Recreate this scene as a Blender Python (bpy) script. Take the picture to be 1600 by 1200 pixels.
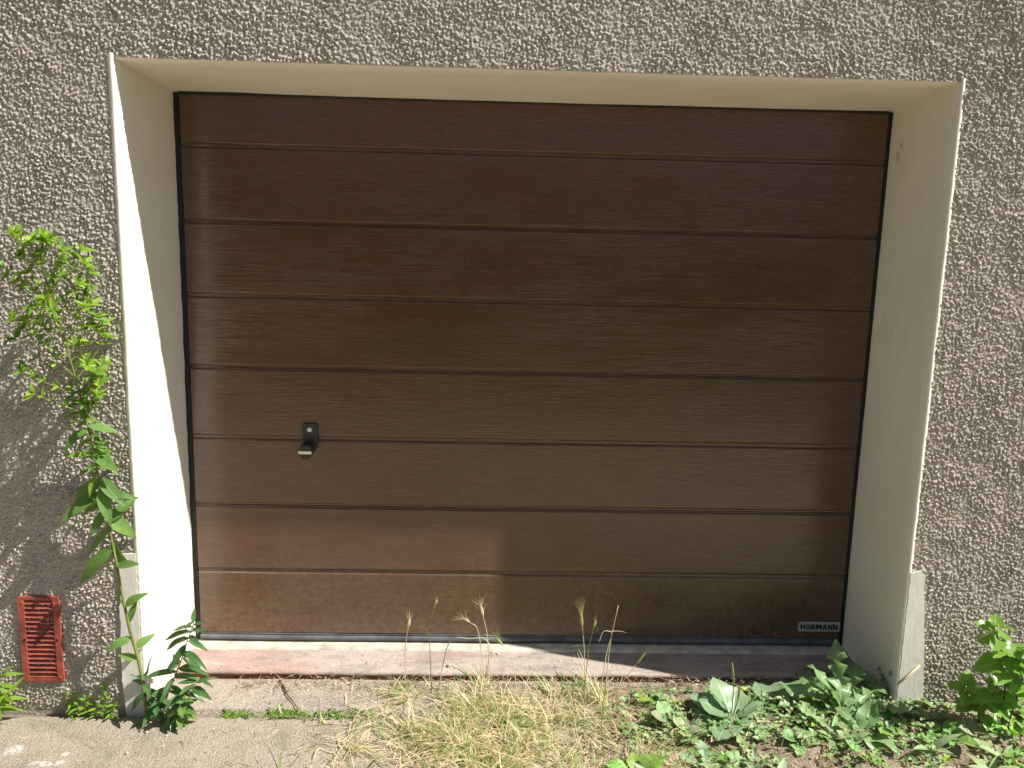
import bpy, math, random
import numpy as np
from mathutils import Vector, Matrix, Euler

for _o in list(bpy.data.objects):
    bpy.data.objects.remove(_o)
scene = bpy.context.scene
COL = scene.collection
rng = random.Random(7)
nrg = np.random.default_rng(11)

# ------------------------------------------------------------------ camera
CAM_F = 1399.3                      # focal length in pixels of the 1600 px wide photograph
CAM_LOC = Vector((-0.1628, -2.7047, 1.6038))
CAM_ROT = Euler((1.3896, -0.0240, -0.0274), 'XYZ')
cam_d = bpy.data.cameras.new('camera')
cam_d.sensor_fit = 'HORIZONTAL'
cam_d.sensor_width = 36.0
cam_d.lens = 36.0 * CAM_F / 1600.0
cam_d.clip_start = 0.05
cam_d.clip_end = 1500
cam = bpy.data.objects.new('camera', cam_d)
COL.objects.link(cam)
cam.location = CAM_LOC
cam.rotation_euler = CAM_ROT
scene.camera = cam
CAM_M = CAM_ROT.to_matrix()

# ------------------------------------------------------------------ sky, sun, exposure
SUN_TRAVEL = Vector((-1.294, 0.41, -1.535)).normalized()
to_sun = -SUN_TRAVEL
world = bpy.data.worlds.new('World')
scene.world = world
world.use_nodes = True
wn = world.node_tree
wn.nodes.clear()
sky = wn.nodes.new('ShaderNodeTexSky')
sky.sky_type = 'NISHITA'
sky.sun_disc = False
sky.sun_elevation = math.asin(to_sun.z)
sky.sun_rotation = math.atan2(to_sun.x, to_sun.y)
sky.air_density = 1.0
sky.dust_density = 1.5
sky.ozone_density = 1.0
bg = wn.nodes.new('ShaderNodeBackground')
bg.inputs['Strength'].default_value = 0.052
wo = wn.nodes.new('ShaderNodeOutputWorld')
wn.links.new(sky.outputs[0], bg.inputs['Color'])
wn.links.new(bg.outputs[0], wo.inputs['Surface'])
sun_d = bpy.data.lights.new('sun', 'SUN')
sun_d.energy = 5.0
sun_d.angle = math.radians(0.55)
sun_d.color = (1.0, 0.968, 0.915)
sun = bpy.data.objects.new('sun', sun_d)
COL.objects.link(sun)
sun.location = (4, -3, 6)
sun.rotation_euler = SUN_TRAVEL.to_track_quat('-Z', 'Y').to_euler()
scene.view_settings.view_transform = 'Standard'
scene.view_settings.look = 'None'
scene.view_settings.gamma = 1.0
scene.view_settings.use_curve_mapping = False
scene.view_settings.exposure = 0.80
scene.render.engine = 'CYCLES'
scene.cycles.max_bounces = 5
scene.cycles.diffuse_bounces = 4
scene.cycles.glossy_bounces = 2
scene.cycles.transmission_bounces = 3
scene.cycles.use_adaptive_sampling = True
scene.cycles.adaptive_threshold = 0.02
scene.cycles.use_denoising = True

# ------------------------------------------------------------------ helpers
def ray(px, py):
    return CAM_M @ Vector(((px - 800) / CAM_F, -(py - 600) / CAM_F, -1.0))
def on_y(px, py, y):
    d = ray(px, py); return CAM_LOC + d * ((y - CAM_LOC.y) / d.y)
def on_z(px, py, z):
    d = ray(px, py); return CAM_LOC + d * ((z - CAM_LOC.z) / d.z)

def link(o, parent=None):
    COL.objects.link(o)
    if parent is not None:
        o.parent = parent
    return o

def tag(o, label, cat, group=None, kind=None):
    if label: o['label'] = label
    if cat: o['category'] = cat
    if group: o['group'] = group
    if kind: o['kind'] = kind
    return o

def thing(name, label, cat, loc=(0, 0, 0), group=None):
    o = bpy.data.objects.new(name, None)
    o.empty_display_size = 0.05
    o.location = loc
    link(o)
    return tag(o, label, cat, group)

def mesh_obj(name, verts, faces, mat, parent=None, uv=None, col=None, smooth=False, origin=None):
    """verts in world space; the object sits at its parent's origin (or at `origin`)"""
    me = bpy.data.meshes.new(name)
    off = Vector(origin) if origin is not None else (parent_loc(parent) if parent else Vector((0, 0, 0)))
    v = np.asarray(verts, dtype=np.float64) - np.array(off)
    me.from_pydata([tuple(q) for q in v], [], faces)
    finish(me, mat, uv, col, smooth)
    o = bpy.data.objects.new(name, me)
    link(o, parent)
    o.location = off - (parent_loc(parent) if parent else Vector((0, 0, 0)))
    return o

def parent_loc(p):
    l = Vector((0, 0, 0))
    while p is not None:
        l += p.location
        p = p.parent
    return l

def finish(me, mat, uv=None, col=None, smooth=False):
    if mat: me.materials.append(mat)
    if uv is not None:
        layer = me.uv_layers.new(name='UVMap')
        idx = np.empty(len(me.loops), dtype=np.int32)
        me.loops.foreach_get('vertex_index', idx)
        layer.data.foreach_set('uv', np.asarray(uv, dtype=np.float32)[idx].ravel())
    if col is not None:
        a = me.color_attributes.new('tint', 'FLOAT_COLOR', 'POINT')
        c = np.ones((len(me.vertices), 4), dtype=np.float32)
        c[:, :3] = np.asarray(col, dtype=np.float32)
        a.data.foreach_set('color', c.ravel())
    if smooth:
        me.polygons.foreach_set('use_smooth', np.ones(len(me.polygons), dtype=bool))
    me.update()

def big_mesh(name, V, Q, mat, parent=None, uv=None, col=None, smooth=True):
    """fast path: V (n,3) array, Q (m,k) index array, in the parent's space"""
    me = bpy.data.meshes.new(name)
    k = Q.shape[1]
    me.vertices.add(len(V)); me.vertices.foreach_set('co', np.asarray(V, dtype=np.float32).ravel())
    me.loops.add(Q.size); me.loops.foreach_set('vertex_index', Q.astype(np.int32).ravel())
    me.polygons.add(len(Q)); me.polygons.foreach_set('loop_start', np.arange(0, Q.size, k, dtype=np.int32))
    me.update(calc_edges=True)
    finish(me, mat, uv, col, smooth)
    o = bpy.data.objects.new(name, me)
    return link(o, parent)

def box_vf(x0, x1, y0, y1, z0, z1):
    v = [(x0, y0, z0), (x1, y0, z0), (x1, y1, z0), (x0, y1, z0), (x0, y0, z1), (x1, y0, z1), (x1, y1, z1), (x0, y1, z1)]
    f = [(0, 3, 2, 1), (4, 5, 6, 7), (0, 1, 5, 4), (1, 2, 6, 5), (2, 3, 7, 6), (3, 0, 4, 7)]
    return v, f

def bevel(o, w, seg=2):
    m = o.modifiers.new('bevel', 'BEVEL'); m.width = w; m.segments = seg; m.limit_method = 'ANGLE'
    return o

def box(name, b, mat, parent=None, bev=0):
    v, f = box_vf(*b)
    o = mesh_obj(name, v, f, mat, parent)
    if bev: bevel(o, bev)
    return o

def tube_vf(pts, rad, n=6, cap=True):
    pts = [Vector(p) for p in pts]
    v, f = [], []
    prev = None
    for i, p in enumerate(pts):
        t = (pts[min(i + 1, len(pts) - 1)] - pts[max(i - 1, 0)]).normalized()
        if prev is None:
            a = t.cross(Vector((0, 1, 0.3)))
            if a.length < 1e-3: a = t.cross(Vector((1, 0, 0)))
        else:
            a = prev - t * prev.dot(t)
        a.normalize(); prev = a
        b = t.cross(a)
        r = rad[i] if hasattr(rad, '__len__') else rad
        for k in range(n):
            q = 2 * math.pi * k / n
            v.append(p + (a * math.cos(q) + b * math.sin(q)) * r)
    for i in range(len(pts) - 1):
        for k in range(n):
            k2 = (k + 1) % n
            f.append((i * n + k, i * n + k2, (i + 1) * n + k2, (i + 1) * n + k))
    if cap:
        f.append(tuple(range(n - 1, -1, -1)))
        f.append(tuple(range((len(pts) - 1) * n, len(pts) * n)))
    return v, f

def smooth_path(pts, n=4):
    """Catmull-Rom through the points"""
    P = [Vector(p) for p in pts]
    P = [P[0] * 2 - P[1]] + P + [P[-1] * 2 - P[-2]]
    out = []
    for i in range(1, len(P) - 2):
        for k in range(n):
            t = k / n
            a, b, c, d = P[i - 1], P[i], P[i + 1], P[i + 2]
            out.append(0.5 * ((2 * b) + (c - a) * t + (2 * a - 5 * b + 4 * c - d) * t * t + (3 * b - a - 3 * c + d) * t ** 3))
    out.append(P[-2])
    return out

class Soup:
    """collects many small pieces into one mesh"""
    def __init__(s): s.v, s.f, s.uv, s.c, s.n = [], [], [], [], 0
    def add(s, v, f, uv=None, col=(1, 1, 1)):
        v = np.asarray([tuple(q) for q in v], dtype=np.float64)
        s.v.append(v); s.f += [tuple(i + s.n for i in q) for q in f]
        s.uv.append(np.zeros((len(v), 2)) if uv is None else np.asarray(uv))
        s.c.append(np.tile(np.asarray(col, dtype=np.float64), (len(v), 1)))
        s.n += len(v)
    def build(s, name, mat, parent=None, smooth=False, origin=None):
        return mesh_obj(name, np.concatenate(s.v), s.f, mat, parent, np.concatenate(s.uv), np.concatenate(s.c), smooth, origin)

# smooth value noise on arrays
def vnoise(x, y, seed=0):
    xi = np.floor(x).astype(np.int64); yi = np.floor(y).astype(np.int64)
    fx = x - xi; fy = y - yi
    fx = fx * fx * (3 - 2 * fx); fy = fy * fy * (3 - 2 * fy)
    def h(a, b):
        n = (a * 374761393 + b * 668265263 + seed * 1274126177) & 0x7fffffff
        n = ((n ^ (n >> 13)) * 1274126177) & 0x7fffffff
        n = n ^ (n >> 16)
        return (n & 0xffff) / 65535.0
    return (h(xi, yi) * (1 - fx) + h(xi + 1, yi) * fx) * (1 - fy) + (h(xi, yi + 1) * (1 - fx) + h(xi + 1, yi + 1) * fx) * fy
def fbm(x, y, o=4, seed=0):
    s = 0; a = 0.5
    for k in range(o):
        s = s + a * vnoise(x * 2 ** k, y * 2 ** k, seed + k); a *= 0.5
    return s
def hash2(a, b, seed):
    n = (a * 374761393 + b * 668265263 + seed * 974634777) & 0x7fffffff
    n = ((n ^ (n >> 13)) * 1274126177) & 0x7fffffff
    return ((n ^ (n >> 16)) & 0xffff) / 65535.0

# ------------------------------------------------------------------ measures (ground at the wall foot is z = 0)
DY = 0.4074                # door face behind the wall face
AL, AR = -1.233, 1.215     # front arrises of the jambs
BL, BR = -1.208, 1.208     # jambs at the door
ZF, ZB = 2.031, 1.993      # soffit at the front, at the door
SILL = 0.038               # top of the sill

# ------------------------------------------------------------------ materials
class NT:
    def __init__(s, name):
        s.m = bpy.data.materials.new(name); s.m.use_nodes = True
        s.t = s.m.node_tree; s.t.nodes.clear()
        s.out = s.n('ShaderNodeOutputMaterial')
    def n(s, typ, **kw):
        nd = s.t.nodes.new(typ)
        for k, v in kw.items(): setattr(nd, k, v)
        return nd
    def l(s, a, b): s.t.links.new(a, b)
    def coord(s, kind='Object'): return s.n('ShaderNodeTexCoord').outputs[kind]
    def pos(s): return s.n('ShaderNodeNewGeometry').outputs['Position']
    def mapping(s, vec, scale=(1, 1, 1), loc=(0, 0, 0), rot=(0, 0, 0)):
        m = s.n('ShaderNodeMapping'); s.l(vec, m.inputs[0])
        m.inputs['Scale'].default_value = scale; m.inputs['Location'].default_value = loc; m.inputs['Rotation'].default_value = rot
        return m.outputs[0]
    def noise(s, vec, scale, detail=4, rough=0.55, out='Fac', dist=0):
        t = s.n('ShaderNodeTexNoise'); s.l(vec, t.inputs['Vector'])
        t.inputs['Scale'].default_value = scale; t.inputs['Detail'].default_value = detail
        t.inputs['Roughness'].default_value = rough; t.inputs['Distortion'].default_value = dist
        return t.outputs[out]
    def voronoi(s, vec, scale, feature='F1', out='Distance'):
        t = s.n('ShaderNodeTexVoronoi', feature=feature); s.l(vec, t.inputs['Vector']); t.inputs['Scale'].default_value = scale
        return t.outputs[out]
    def ramp(s, fac, stops):
        r = s.n('ShaderNodeValToRGB'); s.l(fac, r.inputs[0]); e = r.color_ramp.elements
        while len(e) < len(stops): e.new(0.5)
        for el, (p, c) in zip(e, stops):
            el.position = p; el.color = (c, c, c, 1) if not hasattr(c, '__len__') else (*c, 1)
        return r.outputs[0]
    def mix(s, fac, a, b, mode='MIX'):
        m = s.n('ShaderNodeMix', data_type='RGBA', blend_type=mode)
        for sock, val in ((m.inputs[0], fac), (m.inputs[6], a), (m.inputs[7], b)):
            if hasattr(val, 'is_linked'): s.l(val, sock)
            elif hasattr(val, '__len__'): sock.default_value = (*val, 1)
            else: sock.default_value = val
        return m.outputs[2]
    def math(s, op, a, b=0.0, c=0.0):
        m = s.n('ShaderNodeMath', operation=op)
        for sock, val in zip(m.inputs, (a, b, c)):
            if hasattr(val, 'is_linked'): s.l(val, sock)
            else: sock.default_value = val
        return m.outputs[0]
    def bump(s, h, strength=0.3, dist=0.002, normal=None):
        b = s.n('ShaderNodeBump'); s.l(h, b.inputs['Height'])
        b.inputs['Strength'].default_value = strength; b.inputs['Distance'].default_value = dist
        if normal: s.l(normal, b.inputs['Normal'])
        return b.outputs[0]
    def bsdf(s, color, rough=0.7, normal=None, spec=0.5, metal=0.0, coat=0.0):
        p = s.n('ShaderNodeBsdfPrincipled')
        for k, val in (('Base Color', color), ('Roughness', rough), ('Specular IOR Level', spec), ('Metallic', metal), ('Coat Weight', coat)):
            if hasattr(val, 'is_linked'): s.l(val, p.inputs[k])
            elif hasattr(val, '__len__'): p.inputs[k].default_value = (*val, 1)
            else: p.inputs[k].default_value = val
        if normal: s.l(normal, p.inputs['Normal'])
        s.l(p.outputs[0], s.out.inputs['Surface'])
        return p

def m_roughcast():
    t = NT('roughcast'); p = t.pos()
    big = t.noise(p, 1.6, 3, 0.6)
    c = t.ramp(big, [(0.3, (0.335, 0.290, 0.252)), (0.7, (0.425, 0.370, 0.322))])
    g = t.noise(p, 210, 2, 0.7)
    c = t.mix(t.ramp(g, [(0.34, 0.0), (0.66, 1.0)]), t.mix(0.55, c, (0.14, 0.118, 0.110)), t.mix(0.55, c, (0.62, 0.555, 0.47)))
    # splash dirt along the foot of the wall, with a ragged upper limit
    sz = t.n('ShaderNodeSeparateXYZ'); t.l(p, sz.inputs[0])
    foot = t.math('ADD', sz.outputs[2], t.math('MULTIPLY', t.noise(p, 7, 4, 0.6), 0.5))
    c = t.mix(t.ramp(foot, [(0.26, 0.65), (0.50, 0.0)]), c, (0.30, 0.255, 0.19))
    chip = t.voronoi(p, 22)
    c = t.mix(t.ramp(chip, [(0.055, 1.0), (0.075, 0.0)]), c, (0.62, 0.61, 0.60))
    t.bsdf(c, 0.95, None, spec=0.2)
    return t.m

def m_cream():
    t = NT('cream_paint'); p = t.pos()
    a = t.noise(p, 3.0, 5, 0.6)
    c = t.ramp(a, [(0.3, (0.70, 0.655, 0.555)), (0.7, (0.75, 0.71, 0.62))])
    # faint grime with a shape of its own
    d = t.noise(t.mapping(p, (9, 9, 4)), 1.0, 6, 0.7, dist=0.6)
    c = t.mix(t.ramp(d, [(0.62, 0.0), (0.8, 0.35)]), c, (0.50, 0.41, 0.29))
    s = t.voronoi(p, 45)
    c = t.mix(t.ramp(s, [(0.035, 0.7), (0.06, 0.0)]), c, (0.42, 0.33, 0.24))
    ragged = t.math('MULTIPLY', t.math('SUBTRACT', t.noise(p, 60, 3, 0.6), 0.5), 0.03)
    for (px, py, pd, r, col) in ((1465, 147, .06, .022, (.42, .24, .13)), (1481, 139, .03, .014, (.45, .27, .15)), (1440, 155, .12, .016, (.48, .36, .22)), (1391, 1053, .03, .014, (.20, .15, .10)), (1367, 1064, .12, .016, (.10, .08, .07)), (1330, 225, .33, .012, (.45, .36, .25)), (1395, 245, .35, .02, (.50, .42, .30))):
        q = on_y(px, py, pd)
        if px > 1300 and py > 180: q.x = AR + (BR - AR) * pd / DY
        dv = t.n('ShaderNodeVectorMath', operation='DISTANCE'); t.l(p, dv.inputs[0]); dv.inputs[1].default_value = tuple(q)
        dd = t.math('ADD', dv.outputs['Value'], ragged)
        c = t.mix(t.ramp(dd, [(r * 0.5, 0.8), (r, 0.0)]), c, col)
    h = t.noise(t.mapping(p, (40, 40, 14)), 1.0, 5, 0.6)
    n = t.bump(h, 0.35, 0.004, t.bump(t.noise(p, 9, 3, 0.5), 0.5, 0.012))
    t.bsdf(c, 0.55, n, spec=0.3)
    return t.m

def m_plaster_patch():
    t = NT('patch_plaster'); p = t.pos()
    a = t.noise(p, 12, 5, 0.6)
    c = t.ramp(a, [(0.3, (0.62, 0.59, 0.52)), (0.7, (0.74, 0.70, 0.62))])
    h = t.noise(t.mapping(p, (60, 60, 25)), 1, 6, 0.65)
    t.bsdf(c, 0.85, t.bump(h, 0.35, 0.004), spec=0.2)
    return t.m

def m_door():
    t = NT('brown_door_foil'); p = t.pos()
    # embossed wood grain: short slanting ripples along the boards
    w = t.noise(t.mapping(p, (9, 1, 190), rot=(0, math.radians(4), 0)), 1.0, 3, 0.6, dist=0.9)
    w2 = t.noise(t.mapping(p, (2.6, 1, 7)), 1.0, 3, 0.6)
    amp = t.ramp(w2, [(0.36, 0.45), (0.66, 1.0)])
    ridge = t.ramp(w, [(0.42, 0.0), (0.60, 1.0)])
    grain = t.math('MULTIPLY', ridge, amp)
    c = t.mix(grain, (0.086, 0.0415, 0.0235), (0.112, 0.058, 0.035))
    weave = t.noise(t.mapping(p, (300, 1, 14)), 1.0, 1, 0.5)
    c = t.mix(t.ramp(weave, [(0.3, 0.0), (0.8, 0.22)]), c, (0.060, 0.034, 0.021))
    sp = t.voronoi(p, 75)
    clump = t.ramp(t.noise(p, 3.0, 2, 0.5), [(0.45, 0.0), (0.62, 1.0)])
    spm = t.math('MULTIPLY', t.ramp(sp, [(0.045, 0.85), (0.09, 0.0)]), clump)
    c = t.mix(spm, c, (0.40, 0.31, 0.19))
    sz = t.n('ShaderNodeSeparateXYZ'); t.l(p, sz.inputs[0])
    # rain splash has left dust on the lowest boards
    dust = t.math('MULTIPLY', t.ramp(t.math('ADD', sz.outputs[2], t.math('MULTIPLY', t.noise(p, 5, 5, 0.65), 0.5)), [(0.30, 0.8), (0.75, 0.0)]), t.ramp(t.noise(t.mapping(p, (60, 1, 60)), 1.0, 4, 0.7), [(0.3, 0.1), (0.7, 1.0)]))
    c = t.mix(t.math('MULTIPLY', dust, 0.42), c, (0.32, 0.245, 0.150))
    rough = t.math('ADD', t.ramp(w2, [(0.3, 0.11), (0.7, 0.17)]), t.math('MULTIPLY', dust, 0.2))
    n = t.bump(t.math('ADD', grain, t.math('MULTIPLY', weave, 0.35)), 0.30, 0.0008)
    t.bsdf(c, rough, n, spec=0.68)
    return t.m

def m_plain(name, color, rough=0.6, spec=0.4, metal=0.0, var=0.15, scale=30, bump=0.0, bscale=200, bdist=0.001):
    t = NT(name); p = t.pos()
    a = t.noise(p, scale, 4, 0.6)
    lo = tuple(v * (1 - var) for v in color); hi = tuple(min(1, v * (1 + var)) for v in color)
    c = t.ramp(a, [(0.3, lo), (0.7, hi)])
    n = t.bump(t.noise(p, bscale, 4, 0.6), bump, bdist) if bump else None
    t.bsdf(c, rough, n, spec=spec, metal=metal)
    return t.m

def m_concrete(name, lo, hi, stain, spots=False):
    t = NT(name); p = t.pos()
    a = t.noise(p, 2.4, 6, 0.65)
    c = t.ramp(a, [(0.3, lo), (0.72, hi)])
    g = t.noise(p, 240, 3, 0.7)
    c = t.mix(t.ramp(g, [(0.42, 0.0), (0.68, 0.7)]), c, tuple(min(1, v * 1.6) for v in hi))
    c = t.mix(t.ramp(t.noise(p, 75, 4, 0.7), [(0.5, 0.0), (0.7, 0.5)]), c, tuple(v * 0.6 for v in lo))
    vd = t.voronoi(p, 130)
    c = t.mix(t.ramp(vd, [(0.10, 0.55), (0.25, 0.0)]), c, tuple(v * 0.45 for v in lo))
    s = t.noise(p, 7.5, 6, 0.7, dist=0.5)
    c = t.mix(t.ramp(s, [(0.5, 0.0), (0.7, 0.55)]), c, stain)
    if spots:                                   # pale splashes dried on the slab
        warp = t.noise(p, 30, 3, 0.6, out='Color')
        pw = t.n('ShaderNodeVectorMath', operation='MULTIPLY_ADD'); t.l(warp, pw.inputs[0])
        pw.inputs[1].default_value = (0.045, 0.045, 0.0); t.l(p, pw.inputs[2])
        mask = None
        for (px, py, rx, ry) in spots:
            q = on_z(px, py, 0)
            m = t.n('ShaderNodeMapping', vector_type='POINT'); t.l(pw.outputs[0], m.inputs[0])
            m.inputs['Scale'].default_value = (1 / rx, 1 / ry, 0.0)
            m.inputs['Location'].default_value = (-(q.x + .0225) / rx, -(q.y + .0225) / ry, 0)
            ln = t.n('ShaderNodeVectorMath', operation='LENGTH'); t.l(m.outputs[0], ln.inputs[0])
            k = t.ramp(ln.outputs['Value'], [(0.75, 1.0), (1.0, 0.0)])
            mask = k if mask is None else t.math('MAXIMUM', mask, k)
        mask = t.math('MULTIPLY', mask, t.ramp(t.noise(p, 90, 3, 0.6), [(0.35, 0.05), (0.6, 0.8)]))
        c = t.mix(mask, c, (0.66, 0.64, 0.58))
    h = t.math('ADD', t.math('MULTIPLY', g, 0.9), t.math('MULTIPLY', vd, 0.6))
    n = t.bump(h, 0.9, 0.006, t.bump(t.noise(p, 18, 4, 0.6), 0.5, 0.012))
    t.bsdf(c, 0.9, n, spec=0.25)
    return t.m

def m_sill():
    t = NT('worn_red_sill'); p = t.pos()
    a = t.noise(t.mapping(p, (3, 8, 8)), 1.0, 6, 0.7, dist=0.4)
    sx = t.n('ShaderNodeSeparateXYZ'); t.l(p, sx.inputs[0])
    left = t.ramp(t.math('ADD', sx.outputs[0], 1.3), [(0.30, 0.17), (0.62, 0.0)])       # most of the red paint is left at this end
    c = t.mix(t.ramp(t.math('ADD', a, left), [(0.52, 0.0), (0.64, 0.75)]), (0.37, 0.300, 0.255), (0.36, 0.185, 0.160))
    g = t.noise(p, 160, 4, 0.7)
    c = t.mix(t.ramp(g, [(0.40, 0.0), (0.75, 0.7)]), c, (0.50, 0.45, 0.39))
    k = t.noise(t.mapping(p, (5, 20, 20)), 1.0, 5, 0.7)
    c = t.mix(t.ramp(k, [(0.47, 0.0), (0.66, 0.75)]), c, (0.20, 0.165, 0.145))
    c = t.mix(t.ramp(t.noise(p, 42, 5, 0.75), [(0.52, 0.0), (0.64, 0.55)]), c, (0.24, 0.19, 0.16))
    n = t.bump(g, 0.6, 0.003, t.bump(t.noise(p, 25, 4, 0.6), 0.6, 0.008))
    t.bsdf(c, 0.85, n, spec=0.25)
    return t.m

def m_soil():
    t = NT('dry_soil'); p = t.pos()
    a = t.noise(p, 9, 6, 0.7)
    c = t.ramp(a, [(0.3, (0.145, 0.108, 0.080)), (0.7, (0.33, 0.265, 0.20))])
    g = t.noise(p, 190, 4, 0.7)
    c = t.mix(t.ramp(g, [(0.5, 0.0), (0.8, 0.6)]), c, (0.36, 0.29, 0.21))
    n = t.bump(g, 0.9, 0.005, t.bump(t.noise(p, 45, 4, 0.6), 0.9, 0.012))
    t.bsdf(c, 0.95, n, spec=0.15)
    return t.m

def leaf_shader(t, c, rough, spec, normal, trans):
    pb = t.bsdf(c, rough, normal, spec=spec)
    tr = t.n('ShaderNodeBsdfTranslucent')
    hs = t.n('ShaderNodeHueSaturation'); hs.inputs['Saturation'].default_value = 1.15; hs.inputs['Value'].default_value = 1.5
    if hasattr(c, 'is_linked'): t.l(c, hs.inputs['Color'])
    t.l(hs.outputs[0], tr.inputs['Color'])
    mx = t.n('ShaderNodeMixShader'); mx.inputs[0].default_value = trans
    t.l(pb.outputs[0], mx.inputs[1]); t.l(tr.outputs[0], mx.inputs[2]); t.l(mx.outputs[0], t.out.inputs['Surface'])

def m_leaf(name, lo, hi, rib, rough=0.45, spec=0.45, trans=0.35, veins=9):
    t = NT(name)
    uv = t.n('ShaderNodeUVMap').outputs[0]
    rnd = t.n('ShaderNodeObjectInfo').outputs['Random']
    sx = t.n('ShaderNodeSeparateXYZ'); t.l(uv, sx.inputs[0])
    u = t.math('ABSOLUTE', t.math('SUBTRACT', sx.outputs[0], 0.5))
    c = t.mix(t.math('MULTIPLY', t.math('ADD', rnd, t.noise(t.pos(), 60, 3, 0.6)), 0.5), lo, hi)
    mid = t.ramp(u, [(0.015, 1.0), (0.05, 0.0)])
    vv = t.math('SINE', t.math('MULTIPLY', t.math('SUBTRACT', sx.outputs[1], t.math('MULTIPLY', u, 0.55)), 2 * math.pi * veins))
    vein = t.ramp(vv, [(0.90, 0.0), (0.99, 0.5)])
    rb = t.math('MAXIMUM', mid, vein)
    c = t.mix(t.math('MULTIPLY', rb, 0.55), c, rib)
    c = t.mix(t.ramp(rnd, [(0.93, 0.0), (0.99, 0.45)]), c, (0.30, 0.32, 0.06))      # a few leaves have yellowed
    spots = t.noise(t.pos(), 130, 3, 0.7)
    c = t.mix(t.ramp(spots, [(0.66, 0.0), (0.78, 0.5)]), c, (0.16, 0.13, 0.04))
    n = t.bump(t.math('SUBTRACT', 1.0, rb), 0.5, 0.002)
    leaf_shader(t, c, rough, spec, n, trans)
    return t.m

def m_tint(name, rough=0.6, spec=0.3, trans=0.25):
    """colour of each piece from its own tint"""
    t = NT(name)
    a = t.n('ShaderNodeAttribute', attribute_name='tint').outputs['Color']
    c = t.mix(t.ramp(t.noise(t.pos(), 90, 2, 0.6), [(0.45, 0.0), (0.8, 0.25)]), a, (0.30, 0.25, 0.14))
    leaf_shader(t, c, rough, spec, None, trans)
    return t.m

M = dict(
    roughcast=m_roughcast(), cream=m_cream(), patch=m_plaster_patch(), door=m_door(),
    black=m_plain('black_rubber', (0.012, 0.012, 0.014), 0.55, 0.4, bump=0.3, bscale=150),
    seal=m_plain('grey_rubber', (0.10, 0.10, 0.105), 0.45, 0.5, var=0.4, scale=14, bump=0.3, bscale=90),
    plastic=m_plain('black_plastic', (0.018, 0.019, 0.021), 0.38, 0.5, bump=0.15, bscale=400),
    chrome=m_plain('brushed_metal', (0.62, 0.62, 0.60), 0.3, 0.5, metal=0.9),
    badge=m_plain('badge_metal', (0.46, 0.46, 0.41), 0.5, 0.4, var=0.1),
    ink=m_plain('black_ink', (0.010, 0.010, 0.010), 0.6, 0.3),
    vent=m_plain('red_brown_plastic', (0.28, 0.066, 0.042), 0.62, 0.35, var=0.4, scale=30, bump=0.3, bscale=300),
    ventdark=m_plain('duct_dark', (0.02, 0.012, 0.010), 0.9, 0.2),
    pavement=m_concrete('pavement_concrete', (0.245, 0.208, 0.158), (0.360, 0.310, 0.240), (0.175, 0.158, 0.110),
                        spots=[(22, 1172, .030, .030), (35, 1152, .016, .008), (65, 1194, .045, .012), (102, 1178, .012, .012), (95, 1190, .02, .008), (20, 1120, .012, .008)]),
    apron=m_concrete('apron_concrete', (0.265, 0.222, 0.180), (0.365, 0.312, 0.255), (0.190, 0.165, 0.125)),
    bounce_yard=m_concrete('bounce_gravel', (0.38, 0.31, 0.215), (0.48, 0.395, 0.28), (0.32, 0.265, 0.18)),
    lawn=m_plain('lawn_green', (0.055, 0.085, 0.025), 0.9, 0.2, var=0.35, scale=8, bump=1.0, bscale=60, bdist=0.02),
    facade=m_plain('old_brown_render', (0.20, 0.15, 0.12), 0.9, 0.2, var=0.25, scale=3),
    pane=m_plain('window_glass', (0.02, 0.025, 0.03), 0.08, 0.5),
    tile=m_plain('roof_tile', (0.20, 0.08, 0.05), 0.8, 0.3, var=0.3, scale=6),
    sill=m_sill(), soil=m_soil(),
    mortar=m_plain('pale_mortar', (0.47, 0.425, 0.345), 0.9, 0.2, var=0.35, scale=18, bump=0.7, bscale=120, bdist=0.003),
    brick=m_plain('brick_red', (0.22, 0.085, 0.05), 0.9, 0.2, var=0.4, scale=35, bump=0.7, bscale=120, bdist=0.003),
    stone=m_tint('grit', 0.9, 0.2, 0.0),
    blade=m_tint('grass_blade', 0.55, 0.35, 0.35),
    bark=m_plain('twig_bark', (0.085, 0.05, 0.03), 0.85, 0.2, var=0.4, scale=60, bump=0.6, bscale=200),
    stem=m_plain('green_stem', (0.17, 0.20, 0.05), 0.6, 0.3, var=0.3, scale=18),
    dry=m_plain('straw', (0.60, 0.51, 0.30), 0.7, 0.3, var=0.25, scale=40),
    leaf_weed=m_leaf('weed_leaf', (0.095, 0.195, 0.042), (0.190, 0.330, 0.075), (0.20, 0.30, 0.09)),
    leaf_young=m_leaf('young_leaf', (0.14, 0.27, 0.024), (0.25, 0.41, 0.042), (0.25, 0.36, 0.08), trans=0.42),
    leaf_dark=m_leaf('willow_leaf', (0.045, 0.110, 0.034), (0.090, 0.190, 0.052), (0.20, 0.26, 0.10), rough=0.35, spec=0.5),
    leaf_grey=m_leaf('plantain_leaf', (0.19, 0.285, 0.155), (0.265, 0.375, 0.205), (0.28, 0.37, 0.20), rough=0.4, spec=0.5, trans=0.25, veins=0.01),
    leaf_dand=m_leaf('dandelion_leaf', (0.17, 0.290, 0.105), (0.290, 0.425, 0.185), (0.38, 0.46, 0.26), rough=0.4),
    leaf_bush=m_leaf('seedling_leaf', (0.13, 0.25, 0.040), (0.23, 0.39, 0.070), (0.28, 0.38, 0.12), rough=0.28, spec=0.6, trans=0.4, veins=6),
    mat_clover=m_tint('clover_leaf', 0.5, 0.4, 0.3),
)

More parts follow.
